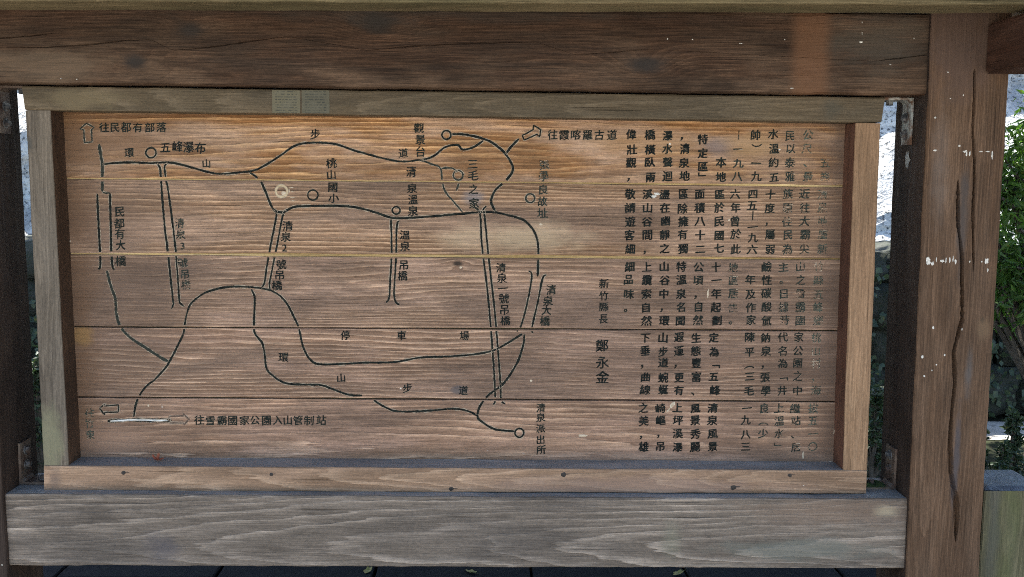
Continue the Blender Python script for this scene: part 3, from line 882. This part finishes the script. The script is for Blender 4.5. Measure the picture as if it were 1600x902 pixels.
def ribbons(name, lines, wpx, mat, label=None, closed=False, straight=False, lift=0.0):
    V, Fc = [], []
    for pts in lines:
        sp = [Vector(p) for p in pts]
        if straight:
            q = []
            for a, b in zip(sp, sp[1:]):
                n = max(1, int((b - a).length / 2.0))
                q += [a.lerp(b, k / n) for k in range(n)]
            sp = q + [sp[-1]]
        else:
            sp = smooth_pts(pts)
        prev = None
        sd_ = rnd.random() * 50
        for i, p in enumerate(sp):
            a, b = sp[max(0, i - 1)], sp[min(len(sp) - 1, i + 1)]
            t = (b - a)
            if t.length < 1e-6:
                continue
            t.normalize()
            nn = Vector((-t.y, t.x))
            wv = wpx * 0.44 * (1 + 0.30 * noise.noise(Vector((i * 0.13, sd_, 0))) + 0.18 * noise.noise(Vector((i * 0.6, sd_, 2))))
            if not closed:
                wv *= min(1.0, 0.45 + 0.2 * min(i, len(sp) - 1 - i))
            off = nn * (0.35 * noise.noise(Vector((i * 0.25, sd_, 5))))
            if in_gap(p.x, p.y):
                prev = None
                continue
            k = len(V)
            ch = 0.9 + 0.9 * noise.noise(Vector((i * 0.3, sd_, 11)))       # splintered edge of the routed groove
            for s_, dy in ((-wv - ch, -0.00025), (-wv, -0.0004), (0, -0.00015), (wv, -0.0004), (wv + ch, -0.00025)):
                q = p + off + nn * s_
                v = at(q.x, q.y, DP)
                V.append(v + Vector((0, dy - lift, 0)))
            if prev is not None:
                Fc += [(prev + e, prev + e + 1, k + e + 1, k + e) for e in range(4)]
            prev = k
    o = mesh_obj(name, V, Fc, [mat, m_chip_lit], board, label=label)
    for i, pg in enumerate(o.data.polygons):
        pg.material_index = 1 if i % 4 in (0, 3) else 0
    return o


ribbons('trail_line', [[(160, 257), (180, 255), (205, 254), (235, 255), (262, 254), (285, 258), (310, 265), (330, 270), (345, 272), (370, 270), (395, 267), (415, 258), (440, 242), (455, 231), (470, 225), (495, 223), (520, 225), (533, 228), (566, 239), (621, 252), (656, 250), (676, 245), (696, 230), (715, 227), (723, 234), (740, 230), (755, 220)]], 3.6, line_mats[0], 'long black trail line along the top of the map')
ribbons('trail_line', [[(705, 210), (722, 210), (740, 213), (763, 220), (780, 231), (790, 241), (800, 257), (801, 267), (796, 276), (788, 285), (775, 296), (768, 310), (768, 318), (774, 331)], [(790, 241), (800, 228), (811, 217)]], 4.2, line_mats[0], 'thick black line curving down from the lookout mark')
ribbons('trail_line', [[(155, 225), (157, 240), (160, 257), (160, 275), (160, 300)]], 5.0, line_mats[1], 'thick road line at the left end of the map')
ribbons('trail_line', [[(167, 423), (172, 443), (180, 467), (182, 490), (188, 510), (203, 527), (227, 543), (250, 558), (263, 565)]], 5.0, line_mats[1], 'worn grey line below the left bridge')
ribbons('trail_line', [[(209, 652), (213, 630), (221, 613), (233, 600), (240, 595), (257, 577), (265, 565), (277, 542), (287, 520), (288, 510), (293, 487), (300, 473), (320, 458), (347, 450), (367, 448), (393, 449), (420, 453), (437, 462), (450, 477), (460, 497), (467, 513), (473, 540), (483, 560), (497, 569), (533, 569), (566, 567), (616, 566), (656, 559), (706, 557), (746, 553), (773, 547), (800, 532), (816, 522)]], 3.6, line_mats[0], 'long road line arching through the middle of the map')
ribbons('trail_line', [[(168, 658), (190, 657), (214, 656), (240, 657), (268, 657)]], 6.0, line_mats[0])
ribbons('trail_line', [[(172, 658), (190, 657), (214, 656), (240, 657), (262, 657)]], 2.6, line_mats[2], 'whitish road line at the lower left', lift=0.0003)
ribbons('trail_line', [[(393, 452), (398, 467), (397, 500), (398, 520), (410, 537), (414, 557), (417, 577), (430, 590), (447, 599), (475, 601), (502, 602), (522, 609), (545, 617), (566, 618)], [(583, 625), (603, 637), (623, 643), (667, 642), (707, 639), (730, 642), (746, 650)]], 3.6, line_mats[0], 'black line winding down to the lower right')
ribbons('trail_line', [[(819, 522), (818, 537), (810, 563), (796, 587), (784, 602), (764, 617), (751, 633), (746, 650), (754, 660), (774, 671), (804, 674)]], 3.8, line_mats[0], 'black line curving to the lowest round mark')
ribbons('trail_line', [[(388, 268), (398, 275), (407, 283), (415, 300), (427, 327), (440, 332), (450, 328), (463, 323), (500, 322), (533, 322), (560, 325), (586, 332), (610, 340), (626, 341), (666, 339), (713, 335), (746, 332), (773, 332), (796, 337), (816, 343), (830, 355), (838, 370), (841, 387), (841, 410), (840, 433)]], 4.0, line_mats[0], 'black line across the upper middle of the map')
ribbons('trail_line', [[(656, 250), (676, 257), (688, 263), (691, 283), (696, 300), (710, 317), (723, 332)], [(690, 263), (706, 263), (715, 269)], [(718, 284), (713, 298)]], 2.8, line_mats[1], 'thin loop line left of the round hilltop trail')
ribbons('trail_line', [[(160, 300), (166, 302), (172, 301)]], 3.0, line_mats[1])
for lab, w_, ls in (('leftmost bridge symbol', 4.0, [[(152, 303), (154, 350), (157, 413), (153, 420)], [(172, 302), (173, 350), (175, 410), (179, 422)]]),
                    ('bridge symbol below the waterfall mark', 3.6, [[(245, 256), (250, 263), (252, 283), (253, 300), (257, 350), (263, 400), (270, 467), (271, 474), (268, 483)], [(262, 255), (257, 262), (260, 283), (263, 300), (272, 367), (277, 423), (280, 467), (283, 475), (288, 479)]]),
                    ('slanting bridge symbol left of centre', 3.2, [[(427, 327), (432, 335), (423, 383), (417, 417), (413, 443), (408, 450)], [(448, 330), (442, 337), (433, 383), (425, 423), (421, 445), (423, 453)]]),
                    ('short upright bridge symbol in the centre', 3.2, [[(611, 342), (612, 393), (610, 433), (608, 465), (603, 473)], [(624, 345), (620, 353), (619, 400), (616, 463), (624, 477)]]),
                    ('longest bridge symbol', 3.4, [[(740, 323), (750, 335), (753, 383), (763, 467), (770, 553), (773, 600), (773.5, 627), (770, 632)], [(760, 322), (755, 328), (757, 337), (763, 397), (773, 487), (778, 547), (782, 600), (783, 625), (789, 631)]]),
                    ('wide slanting bridge symbol at the right', 3.2, [[(826, 424), (831, 432), (823, 477), (813, 512), (807, 518)], [(854, 430), (848, 435), (840, 473), (831, 513), (833, 521)]])):
    ribbons('bridge_symbol', ls, w_, line_mats[0], lab)


def circle_pts(cx, cy, r, n=26):
    return [(cx + r * math.cos(i * math.tau / n), cy + r * 0.97 * math.sin(i * math.tau / n)) for i in range(n + 1)]


for cx, cy, r_, k, lab in ((236, 239, 8, 0, 'round mark beside the waterfall caption'), (489, 305, 8, 0, 'round mark beside the school caption'), (619, 329, 6, 0, 'round mark above the short bridge'), (697.5, 211, 7, 0, 'round mark at the lookout'),
                           (716, 274, 7.5, 1, 'faded round mark in the hilltop loop'), (828.5, 310, 7, 1, 'faded round mark right of the loop'), (811.5, 676.5, 7, 0, 'round mark at the lower end of the road'), (440, 299, 9, 4, 'pale worn round mark above the slanting bridge')):
    ribbons('round_mark', [circle_pts(cx, cy, r_)], 3.0, line_mats[k], lab, closed=True)
for pts, k, lab in (([(125, 202), (135, 193), (147, 199), (143, 203), (144, 222), (132, 223), (131, 203), (125, 202)], 1, 'outlined arrow pointing up'),
                    ([(816, 212), (833, 203), (834, 196), (845, 203), (843, 214), (839, 210), (819, 219), (816, 212)], 0, 'outlined arrow pointing up to the right'),
                    ([(156, 638), (164, 631), (163, 634.5), (185, 633), (185, 644), (164, 644.5), (163, 648), (156, 638)], 0, 'outlined arrow pointing left'),
                    ([(264, 651), (286, 650), (287, 647), (295, 655), (288, 664), (287, 661), (266, 661), (264, 651)], 3, 'faint outlined arrow pointing right')):
    ribbons('arrow_mark', [pts], 2.4, line_mats[k], lab, closed=True, straight=True)

# worn spots, torn fibres
m_torn = simple('torn_pale_wood', (0.36, 0.28, 0.19), (0.55, 0.46, 0.34), 150, 0.8, 0.3, 0.001, obj=False)
for i, (px, py, wp, hp, pi) in enumerate([(1051, 632, 11, 6, 4), (1044, 641, 9, 2.5, 4), (1020, 307, 12, 5, 1), (1026, 303, 10, 4, 1), (1106, 459, 3, 13, 2), (443, 302, 7, 6, 1), (455, 293, 7, 1.6, 1), (452, 298, 1.5, 7, 1), (457, 299, 6, 1.5, 1), (457, 309, 8, 1.6, 1), (457, 314, 6, 1.5, 1), (845, 351, 6, 4, 1), (720, 418, 5, 4, 2), (910, 681, 16, 4, 4), (1304, 675, 4, 9, 4), (1255, 711, 3, 12, 4), (1298, 722, 8, 3, 4), (232, 634, 3, 4, 4), (1139, 344, 4, 3, 1), (830, 595, 4, 4, 3), (109, 377, 3, 3, 1), (108, 383, 4, 3, 1)]):
    flake(px, py, wp, hp, DP, planks[pi], i + 80, 'worn_spot', m_torn if i not in (2, 3) else m_flake, rot=0.9 if i < 2 else 0.0)
# screws in the bottom rail, faded labels on the top rail
m_hole = simple('dark_screw_head', (0.012, 0.010, 0.009), (0.03, 0.024, 0.02), 300, 0.6, 0.2, 0.001, obj=False)
for px, py, r_ in ((193, 739, 3.2), (424, 741.5, 2.8), (705, 764, 3.4), (880.5, 742, 4), (1146, 762, 4.2), (1234, 743, 3)):
    flake(px, py, r_ * 2.2, r_ * 2.0, 0.0, bot_rail, int(px), 'screw', m_hole, 12, 0.15)
    flake(px + r_ * 1.6, py - r_ * 0.3, r_ * 2.6, r_ * 0.4, 0.0002, bot_rail, int(px) + 1, 'split', m_hole, 10, 0.3)


def sticker_mat(name, base, inkc, seed, x0, x1, ztop):
    M = Mat(name)
    x, y, z = M.pos()
    row = ((z - ztop) * 190.0)
    fr = row.fract()
    word = M.noise(M.vec(x * 240 + seed, row._m('FLOOR') * 7.3, 1.0), 1.0, 2.0, 0.5)
    ln = M.rng((fr - 0.5).abs(), 0.28, 0.16) * M.rng(word, 0.40, 0.52)
    n = M.noise(M.vec(x * 30 + seed, y, z * 60), 1.0, 4, 0.6)
    edge = M.rng(((x - (x0 + x1) / 2) / ((x1 - x0) / 2)).abs(), 0.80, 0.74)
    c = M.mix(ln * edge * 0.75, base, inkc)
    c = M.mix(M.rng(n, 0.4, 0.7) * 0.6, c, (0.12, 0.11, 0.078))
    return M.finish(c, 0.7, 0.1)


for px0, px1, y0, y1, bs, lab in ((425, 469, 141, 177, (0.118, 0.104, 0.066), 'pale faded printed label'), (471.5, 515, 141, 177.5, (0.088, 0.080, 0.055), 'darker faded printed label')):
    a, b = at(px0, y0, 0), at(px1, y1, 0)
    vs = []
    for j in range(5):
        for i in range(9):
            vs.append((a.x + (b.x - a.x) * i / 8 + 0.0004 * noise.noise(Vector((i, j, px0))), -0.0005 - 0.0003 * noise.noise(Vector((i * 0.7, j, 2))), a.z + (b.z - a.z) * j / 4))
    mesh_obj('printed_label', vs, [(j * 9 + i, j * 9 + i + 1, j * 9 + i + 10, j * 9 + i + 9) for j in range(4) for i in range(8)], sticker_mat('label_print', bs, (0.03, 0.033, 0.03), px0, a.x, b.x, a.z), top_rail, label=lab)

# ------------------------------------------------------------------ short post beside the shelter
m_mossy = wood('mossy_post_wood', 'z', (0.095, 0.098, 0.065), (0.17, 0.165, 0.11), (0.095, 0.11, 0.05), 41., 140, (X_(1580, 820), 0.05), 0.02, 1.0, 0.7, 0.7,
               stains_and_shade=[(Z_(1562, 830), X_(1562, 830), 0.25, 0.022, (0.080, 0.080, 0.070), 0.5, 0.98), (Z_(1592, 830), X_(1592, 830), 0.30, 0.022, (0.095, 0.10, 0.05), 0.4, 0.98)], specks=0.3)
m_cap = wood('sky_tinted_post_top', 'y', (0.075, 0.095, 0.13), (0.12, 0.14, 0.17), (0.05, 0.07, 0.10), 42., 150, (1.0, 1.1), 0.02, specks=0, rough=0.38, spec=0.5)  # sky blue on the post's top, put into its base colour
rp_y = 0.0
a_tl, a_tr = at(1537.6, 763, rp_y), at(1640, 763, rp_y)
rp = empty('railing_post', ((a_tl.x + a_tr.x) / 2, rp_y + 0.07, 0), 'short mossy square post with a blue grey top close beside the brown post', 'post')
zt = a_tl.z - 0.006
member('shaft', m_mossy, (a_tl.x, rp_y, zt), (a_tr.x, rp_y, zt), (a_tr.x, rp_y, 0), (a_tl.x, rp_y, 0), rp_y, rp_y + 0.155, 'z', rp, (), 60, 0.004, 0.001, seed=61)
vs, fs = [], []
n = 10
for j in range(n + 1):
    for i in range(n + 1):
        u, v = i / n, j / n
        e = min(u, 1 - u, v, 1 - v)
        zz = zt + 0.0005 + (0.006 if e > 0.01 else 0.0) + 0.0018 * noise.noise(Vector((u * 4, v * 4, 3)))
        vs.append((a_tl.x + 0.001 + (a_tr.x - a_tl.x - 0.002) * u, rp_y + 0.001 + 0.153 * v, zz))
for j in range(n):
    for i in range(n):
        q = j * (n + 1) + i
        fs.append((q, q + 1, q + n + 2, q + n + 1))
mesh_obj('end_grain_top', vs, fs, m_cap, rp, label='blue grey top with sky tint in its colour')

# ------------------------------------------------------------------ ground and background
def sheet(name, mat, x0, x1, y0, y1, z, nx=1, ny=1, h=0.0, sc=1.0):
    vs, fs = [], []
    for j in range(ny + 1):
        for i in range(nx + 1):
            X, Y = x0 + (x1 - x0) * i / nx, y0 + (y1 - y0) * j / ny
            vs.append((X, Y, z + (h * noise.noise(Vector((X * sc, Y * sc, 3))) if h else 0)))
    for j in range(ny):
        for i in range(nx):
            a = j * (nx + 1) + i
            fs.append((a, a + 1, a + nx + 2, a + nx + 1))
    o = mesh_obj(name, vs, fs, mat)
    return tag(o, kind='structure')


m_ground = simple('pale_gravel_ground', (0.30, 0.28, 0.25), (0.40, 0.375, 0.34), 3.0, 0.9, 0.8, 0.01, (0.22, 0.21, 0.19))
m_slab = simple('dark_slate_slab', (0.006, 0.007, 0.009), (0.011, 0.012, 0.014), 6.0, 0.8, 0.6, 0.006, (0.013, 0.015, 0.013), spec=0.1, obj=False)
m_joint = simple('dark_joint_soil', (0.004, 0.004, 0.004), (0.008, 0.007, 0.006), 20, 0.95, spec=0.05)
sheet('ground', m_ground, -300, 300, -300, 300, -0.01)
m_soil = simple('dark_mossy_soil', (0.014, 0.016, 0.010), (0.024, 0.028, 0.014), 2.5, 0.95, 1.0, 0.03, (0.018, 0.016, 0.012), spec=0.1)
sheet('soil', m_soil, -14, 14, -0.6, 14, -0.004)
sheet('path', m_ground, 2.62, 9, 3.95, 4.42, 0.0)
pave = sheet('pavement', m_joint, -3.2, 3.2, -0.35, 3.2, 0.0)
slab_me = []
for v_ in range(4):
    bm = bmesh.new()
    bmesh.ops.create_cube(bm, size=1.0)
    for v in bm.verts:
        v.co = Vector((v.co.x * 0.588, v.co.y * 0.388, v.co.z * 0.03)) + Vector((rnd.uniform(-.004, .004), rnd.uniform(-.004, .004), 0))
    bmesh.ops.bevel(bm, geom=[e for e in bm.edges if all(v.co.z > 0 for v in e.verts)], offset=0.006, segments=1, affect='EDGES')
    me = bpy.data.meshes.new('paving_slab')
    bm.to_mesh(me)
    bm.free()
    me.materials.append(m_slab)
    slab_me.append(me)
for j in range(8):
    for i in range(10):
        o = bpy.data.objects.new('paving_slab', rnd.choice(slab_me))
        COL.objects.link(o)
        o.parent = pave
        o.location = (-2.85 + i * 0.6 + (0.3 if j % 2 else 0), -0.1 + j * 0.4, 0.008 + rnd.uniform(-0.003, 0.004))
        o.rotation_euler = (rnd.uniform(-.006, .006), rnd.uniform(-.006, .006), rnd.uniform(-.008, .008))

# dry leaves
m_leafd = simple('dry_leaf', (0.20, 0.045, 0.022), (0.28, 0.09, 0.04), 60, 0.6, 0.3, 0.002)
m_leafy = simple('yellow_leaf', (0.20, 0.19, 0.05), (0.28, 0.22, 0.07), 60, 0.6, 0.3, 0.002)


def leaf_mesh(name, mat, ln, wd, lobes, curl):
    vs, fs = [(0, 0, 0.001)], []
    n = 30
    for i in range(n):
        a = i * math.tau / n
        q = (1 + lobes * math.cos(5 * a)) / (1 + lobes)
        X, Y = math.cos(a) * ln * q, math.sin(a) * wd * q
        vs.append((X, Y, curl * (abs(Y) / wd) ** 1.5 * wd + curl * 0.5 * (X / ln) ** 2 * ln))
    fs = [(0, 1 + i, 1 + (i + 1) % n) for i in range(n)]
    vs += [(-ln * 0.9, 0.0005, 0.001), (-ln * 0.9, -0.0005, 0.001), (-ln * 1.7, -0.0004, 0.004), (-ln * 1.7, 0.0004, 0.004)]
    fs.append((n + 1, n + 2, n + 3, n + 4))
    me = bpy.data.meshes.new(name)
    me.from_pydata(vs, [], fs)
    me.materials.append(mat)
    return me


zr = at(244, 728, 0).z
o = bpy.data.objects.new('dry_leaf', leaf_mesh('dry_leaf', m_leafd, 0.014, 0.012, 0.45, 0.9))
COL.objects.link(o)
o.location = (at(244, 721, 0.03).x, 0.035, zr + 0.0025)
o.rotation_euler = (0.5, 0.2, 0.7)
tag(o, 'small curled red brown leaf lying on the bottom rail of the map board', 'leaf')
lm = leaf_mesh('fallen_leaf', m_leafy, 0.030, 0.016, 0.15, 0.4)
for px, py, lab in ((736, 895, 'yellow leaf on the dark paving below the middle of the bottom beam'), (575, 893, 'yellow leaf on the dark paving below the left half of the bottom beam'), (1060, 897, 'yellow leaf on the dark paving below the right half of the bottom beam')):
    d = CR * ((px - 800) / F_PX) - CU * ((py - 451) / F_PX) + CF
    t = -(EYE - 0.026) / d.z
    o = bpy.data.objects.new('fallen_leaf', lm)
    COL.objects.link(o)
    o.location = (d.x * t, -DIST + d.y * t, 0.027)
    o.rotation_euler = (0.05, 0.1, rnd.uniform(0, 6))
    tag(o, lab, 'leaf', 'leaves on the paving')

# rough stones of a mossy wall
m_stone = simple('mossy_wall_stone', (0.030, 0.034, 0.026), (0.050, 0.052, 0.045), 5.0, 0.85, 1.0, 0.03, (0.022, 0.034, 0.014))
wall = empty('stone_wall', (0, 4.75, 0), 'low dark mossy stone wall behind the shelter', 'wall')
st_me = []
for v_ in range(7):
    bm = bmesh.new()
    bmesh.ops.create_cube(bm, size=1.0)
    bmesh.ops.subdivide_edges(bm, edges=bm.edges[:], cuts=3, use_grid_fill=True)
    for v in bm.verts:
        c = v.co * 2
        s_ = c.normalized() * 0.5 * 1.18
        q = v.co.lerp(s_, 0.35)
        q *= 1 + 0.22 * noise.noise(c * 1.3 + Vector((v_ * 5, 0, 0)))
        v.co = q
    me = bpy.data.meshes.new('wall_stone')
    bm.to_mesh(me)
    bm.free()
    me.materials.append(m_stone)
    for p in me.polygons:
        p.use_smooth = True
    st_me.append(me)
zrow = 0.12
for hrow in (0.30, 0.28, 0.26, 0.22):
    X = -7.5 + rnd.uniform(-.3, 0)
    while X < 7.5:
        wd = rnd.uniform(0.28, 0.62)
        o = bpy.data.objects.new('wall_stone', rnd.choice(st_me))
        COL.objects.link(o)
        o.parent = wall
        o.location = (X + wd / 2, rnd.uniform(-.05, .05), zrow - 0.10 + hrow / 2 + rnd.uniform(-.015, .015))
        o.scale = (wd * 1.06, 0.5, hrow * 1.14)
        o.rotation_euler = (rnd.uniform(-.08, .08), rnd.uniform(-.06, .06), rnd.uniform(-.1, .1))
        X += wd
    zrow += hrow

# pale rock slope beyond
m_rock = simple('pale_rock', (0.26, 0.27, 0.28), (0.52, 0.52, 0.50), 4.5, 0.85, 1.0, 0.08, (0.045, 0.05, 0.055))
vs, fs = [], []
NX, NZ = 150, 60
for j in range(NZ + 1):
    for i in range(NX + 1):
        u, v = i / NX, j / NZ
        X = -11 + 22 * u
        Z = -0.2 + 4.4 * v
        q = Vector((X * 0.7, Z * 0.8, 1.7))
        cell = noise.voronoi(q, distance_metric='DISTANCE')
        dpt = cell[0][0] * 0.7 + 0.25 * noise.fractal(q * 2.2, 1.0, 2.0, 4)
        Y = 6.2 + Z * 0.85 + dpt * 0.9
        vs.append((X, Y, Z + 0.15 * noise.noise(q * 1.7)))
for j in range(NZ):
    for i in range(NX):
        a = j * (NX + 1) + i
        fs.append((a, a + 1, a + NX + 2, a + NX + 1))
tag(mesh_obj('rock_slope', vs, fs, m_rock), kind='structure')

# shrubs: stems and many small leaves
def leaf_material(name, c1, c2, trans):
    M = Mat(name)
    x, y, z = M.pos(True)
    n = M.noise(M.vec(x, y, z), 7.0, 3, 0.6)
    n2 = M.noise(M.vec(x, y, z), 45.0, 2, 0.6)
    c = M.mix(M.rng(n * 0.45 + n2 * 0.55, 0.40, 0.60), c1, c2)
    c = M.mix(M.rng(n2, 0.62, 0.70), c, (0.12, 0.115, 0.03))
    M.finish(c, 0.45, 0.4)
    tl_ = M.node('ShaderNodeBsdfTranslucent')
    M.link(M.mix(1.0, c, (1.3, 1.5, 0.6), 'MULTIPLY'), tl_.inputs[0])
    mx = M.node('ShaderNodeMixShader')
    mx.inputs[0].default_value = trans
    M.t.links.new(M.b.outputs[0], mx.inputs[1])
    M.t.links.new(tl_.outputs[0], mx.inputs[2])
    M.t.links.new(mx.outputs[0], M.out.inputs[0])
    return M.m


m_green = leaf_material('bright_green_leaves', (0.045, 0.10, 0.022), (0.085, 0.165, 0.035), 0.4)
m_dgreen = leaf_material('dark_green_leaves', (0.022, 0.040, 0.020), (0.04, 0.065, 0.03), 0.2)
m_bark = simple('shrub_bark', (0.06, 0.05, 0.04), (0.10, 0.085, 0.07), 30, 0.9, 0.8, 0.01)


def tube(V, Fc, a, b, r0, r1, n=6):
    a, b = Vector(a), Vector(b)
    q = (b - a).to_track_quat('Z', 'Y')
    k = len(V)
    for p, r in ((a, r0), (b, r1)):
        V += [p + q @ Vector((math.cos(i * math.tau / n) * r, math.sin(i * math.tau / n) * r, 0)) for i in range(n)]
    Fc += [(k + i, k + (i + 1) % n, k + n + (i + 1) % n, k + n + i) for i in range(n)]


def shrub(name, loc, h, rad, n_br, leaves, lsz, asp, mat, label, cat='shrub', group=None, low=0.25, seed=1, droop=0.5, cone=False):
    R = random.Random(seed)
    root = empty(name, loc, label, cat, group)
    loc = Vector(loc)
    V, Fc, LV, LF = [], [], [], []
    tips = []
    for i in range(n_br):
        a = R.uniform(0, math.tau)
        f = R.uniform(low, 1.0)
        rr = rad * (1 - f * 0.85 if cone else math.sin(math.pi * (0.15 + 0.8 * f))) * R.uniform(0.5, 1.0)
        p0 = loc + Vector((0, 0, h * f * 0.55))
        p1 = loc + Vector((math.cos(a) * rr * 0.6, math.sin(a) * rr * 0.6, h * f * 0.9))
        p2 = loc + Vector((math.cos(a) * rr, math.sin(a) * rr, h * f - droop * rr * 0.3))
        tube(V, Fc, p0, p1, 0.012 * h, 0.007 * h)
        tube(V, Fc, p1, p2, 0.007 * h, 0.002 * h)
        tips.append((p1, p2))
    tube(V, Fc, loc, loc + Vector((0, 0, h * 0.95)), 0.022 * h, 0.006 * h, 8)
    for i in range(leaves):
        p1, p2 = R.choice(tips)
        p = p1.lerp(p2, R.uniform(-0.1, 1.15)) + Vector((R.gauss(0, 1), R.gauss(0, 1), R.gauss(0, 0.8))) * rad * 0.12
        d = Vector((R.gauss(0, 1), R.gauss(0, 1), R.gauss(-droop, 0.7))).normalized()
        s = d.cross(Vector((R.gauss(0, 1), R.gauss(0, 1), R.gauss(0, 1)))).normalized()
        l = lsz * R.uniform(0.4, 1.55)
        w_ = l * asp
        k = len(LV)
        nn = d.cross(s) * l * 0.08
        LV += [p, p + d * l * 0.5 + s * w_ / 2 + nn, p + d * l, p + d * l * 0.5 - s * w_ / 2 + nn]
        LF.append((k, k + 1, k + 2, k + 3))
    mesh_obj('stem', V, Fc, m_bark, root)
    mesh_obj('foliage', LV, LF, mat, root)
    return root


shrub('leafy_shrub', (2.56, 2.7, 0), 1.95, 0.60, 70, 8500, 0.052, 0.30, m_green, 'bright green shrub with narrow leaves behind the brown post at the right edge', low=0.5, seed=3, droop=0.9)
for i, (X, Y, h, r_, nl) in enumerate(((2.19, 2.5, 0.46, 0.10, 1400), (2.27, 2.4, 0.38, 0.06, 800), (2.36, 2.5, 0.50, 0.10, 1400), (1.76, 2.6, 0.60, 0.16, 1700), (-2.03, 2.5, 0.75, 0.16, 1700))):
    shrub('dark_shrub', (X, Y, 0), h, r_, 30, nl, 0.028, 0.45, m_dgreen,
          ['dark pointed shrub behind the brown post, left of the lowest one', 'lowest dark pointed shrub between two taller ones', 'dark pointed shrub nearest the right edge above the short mossy post', 'dark pointed shrub seen between the map board and the brown post', 'dark pointed shrub seen between the dark post and the map board'][i],
          group='dark shrubs behind the shelter', low=0.1, seed=20 + i, cone=True, droop=0.2)
# unseen tree added behind the sign: its crown is above the picture and shades the ground and part of the rock
R = random.Random(11)
tree = empty('unseen_shade_tree', (-0.7, 5.5, 0), 'unseen tree added behind the map board, its crown shading the ground', 'tree')
V, Fc, LV, LF = [], [], [], []
tb0 = Vector((-0.7, 5.5, -0.1))
fork = Vector((-0.8, 5.7, 3.4))
tube(V, Fc, tb0, (-0.75, 5.55, 1.6), 0.24, 0.19, 10)
tube(V, Fc, (-0.75, 5.55, 1.6), fork, 0.19, 0.15, 10)
tips = []
for i in range(26):
    a = i * 2.4 + R.uniform(-.3, .3)
    q = R.uniform(0.35, 1.0)
    e = fork + Vector((math.cos(a) * 3.6 * q, math.sin(a) * 2.4 * q + 0.5, R.uniform(1.0, 3.6)))
    mid = fork.lerp(e, 0.5) + Vector((0, 0, 0.3))
    tube(V, Fc, fork, mid, 0.09, 0.05)
    tube(V, Fc, mid, e, 0.05, 0.015)
    tips += [e, mid.lerp(e, 0.6)]
for i in range(9000):
    p = R.choice(tips) + Vector((R.gauss(0, .42), R.gauss(0, .42), R.gauss(0, .32)))
    d = Vector((R.gauss(0, 1), R.gauss(0, 1), R.gauss(-.3, .6))).normalized()
    s_ = d.cross(Vector((R.gauss(0, .5), R.gauss(0, .5), 1))).normalized()
    l = R.uniform(0.10, 0.19)
    k = len(LV)
    LV += [p, p + d * l * 0.45 + s_ * l * 0.28, p + d * l, p + d * l * 0.45 - s_ * l * 0.28]
    LF.append((k, k + 1, k + 2, k + 3))
mesh_obj('trunk', V, Fc, m_bark, tree)
mesh_obj('crown', LV, LF, m_green, tree)
# ivy on the wall
R = random.Random(5)
LV, LF = [], []
for i in range(9000):
    X = R.uniform(-7, 7)
    Z = R.uniform(0.05, 1.0)
    if noise.noise(Vector((X * 1.3, Z * 2.0, 4))) < -0.02:
        continue
    p = Vector((X, 4.45 + R.uniform(-0.08, 0.03), Z))
    d = Vector((R.gauss(0, 1), -abs(R.gauss(0, 0.5)), R.gauss(-0.8, 0.6))).normalized()
    s = d.cross(Vector((R.gauss(0, .4), -1, R.gauss(0, .4)))).normalized()
    l = R.uniform(0.03, 0.065)
    k = len(LV)
    LV += [p, p + d * l * 0.4 + s * l * 0.4, p + d * l, p + d * l * 0.4 - s * l * 0.4]
    LF.append((k, k + 1, k + 2, k + 3))
o = mesh_obj('ivy', LV, LF, m_dgreen)
tag(o, 'dark ivy growing over the low stone wall', 'ivy', kind='stuff')
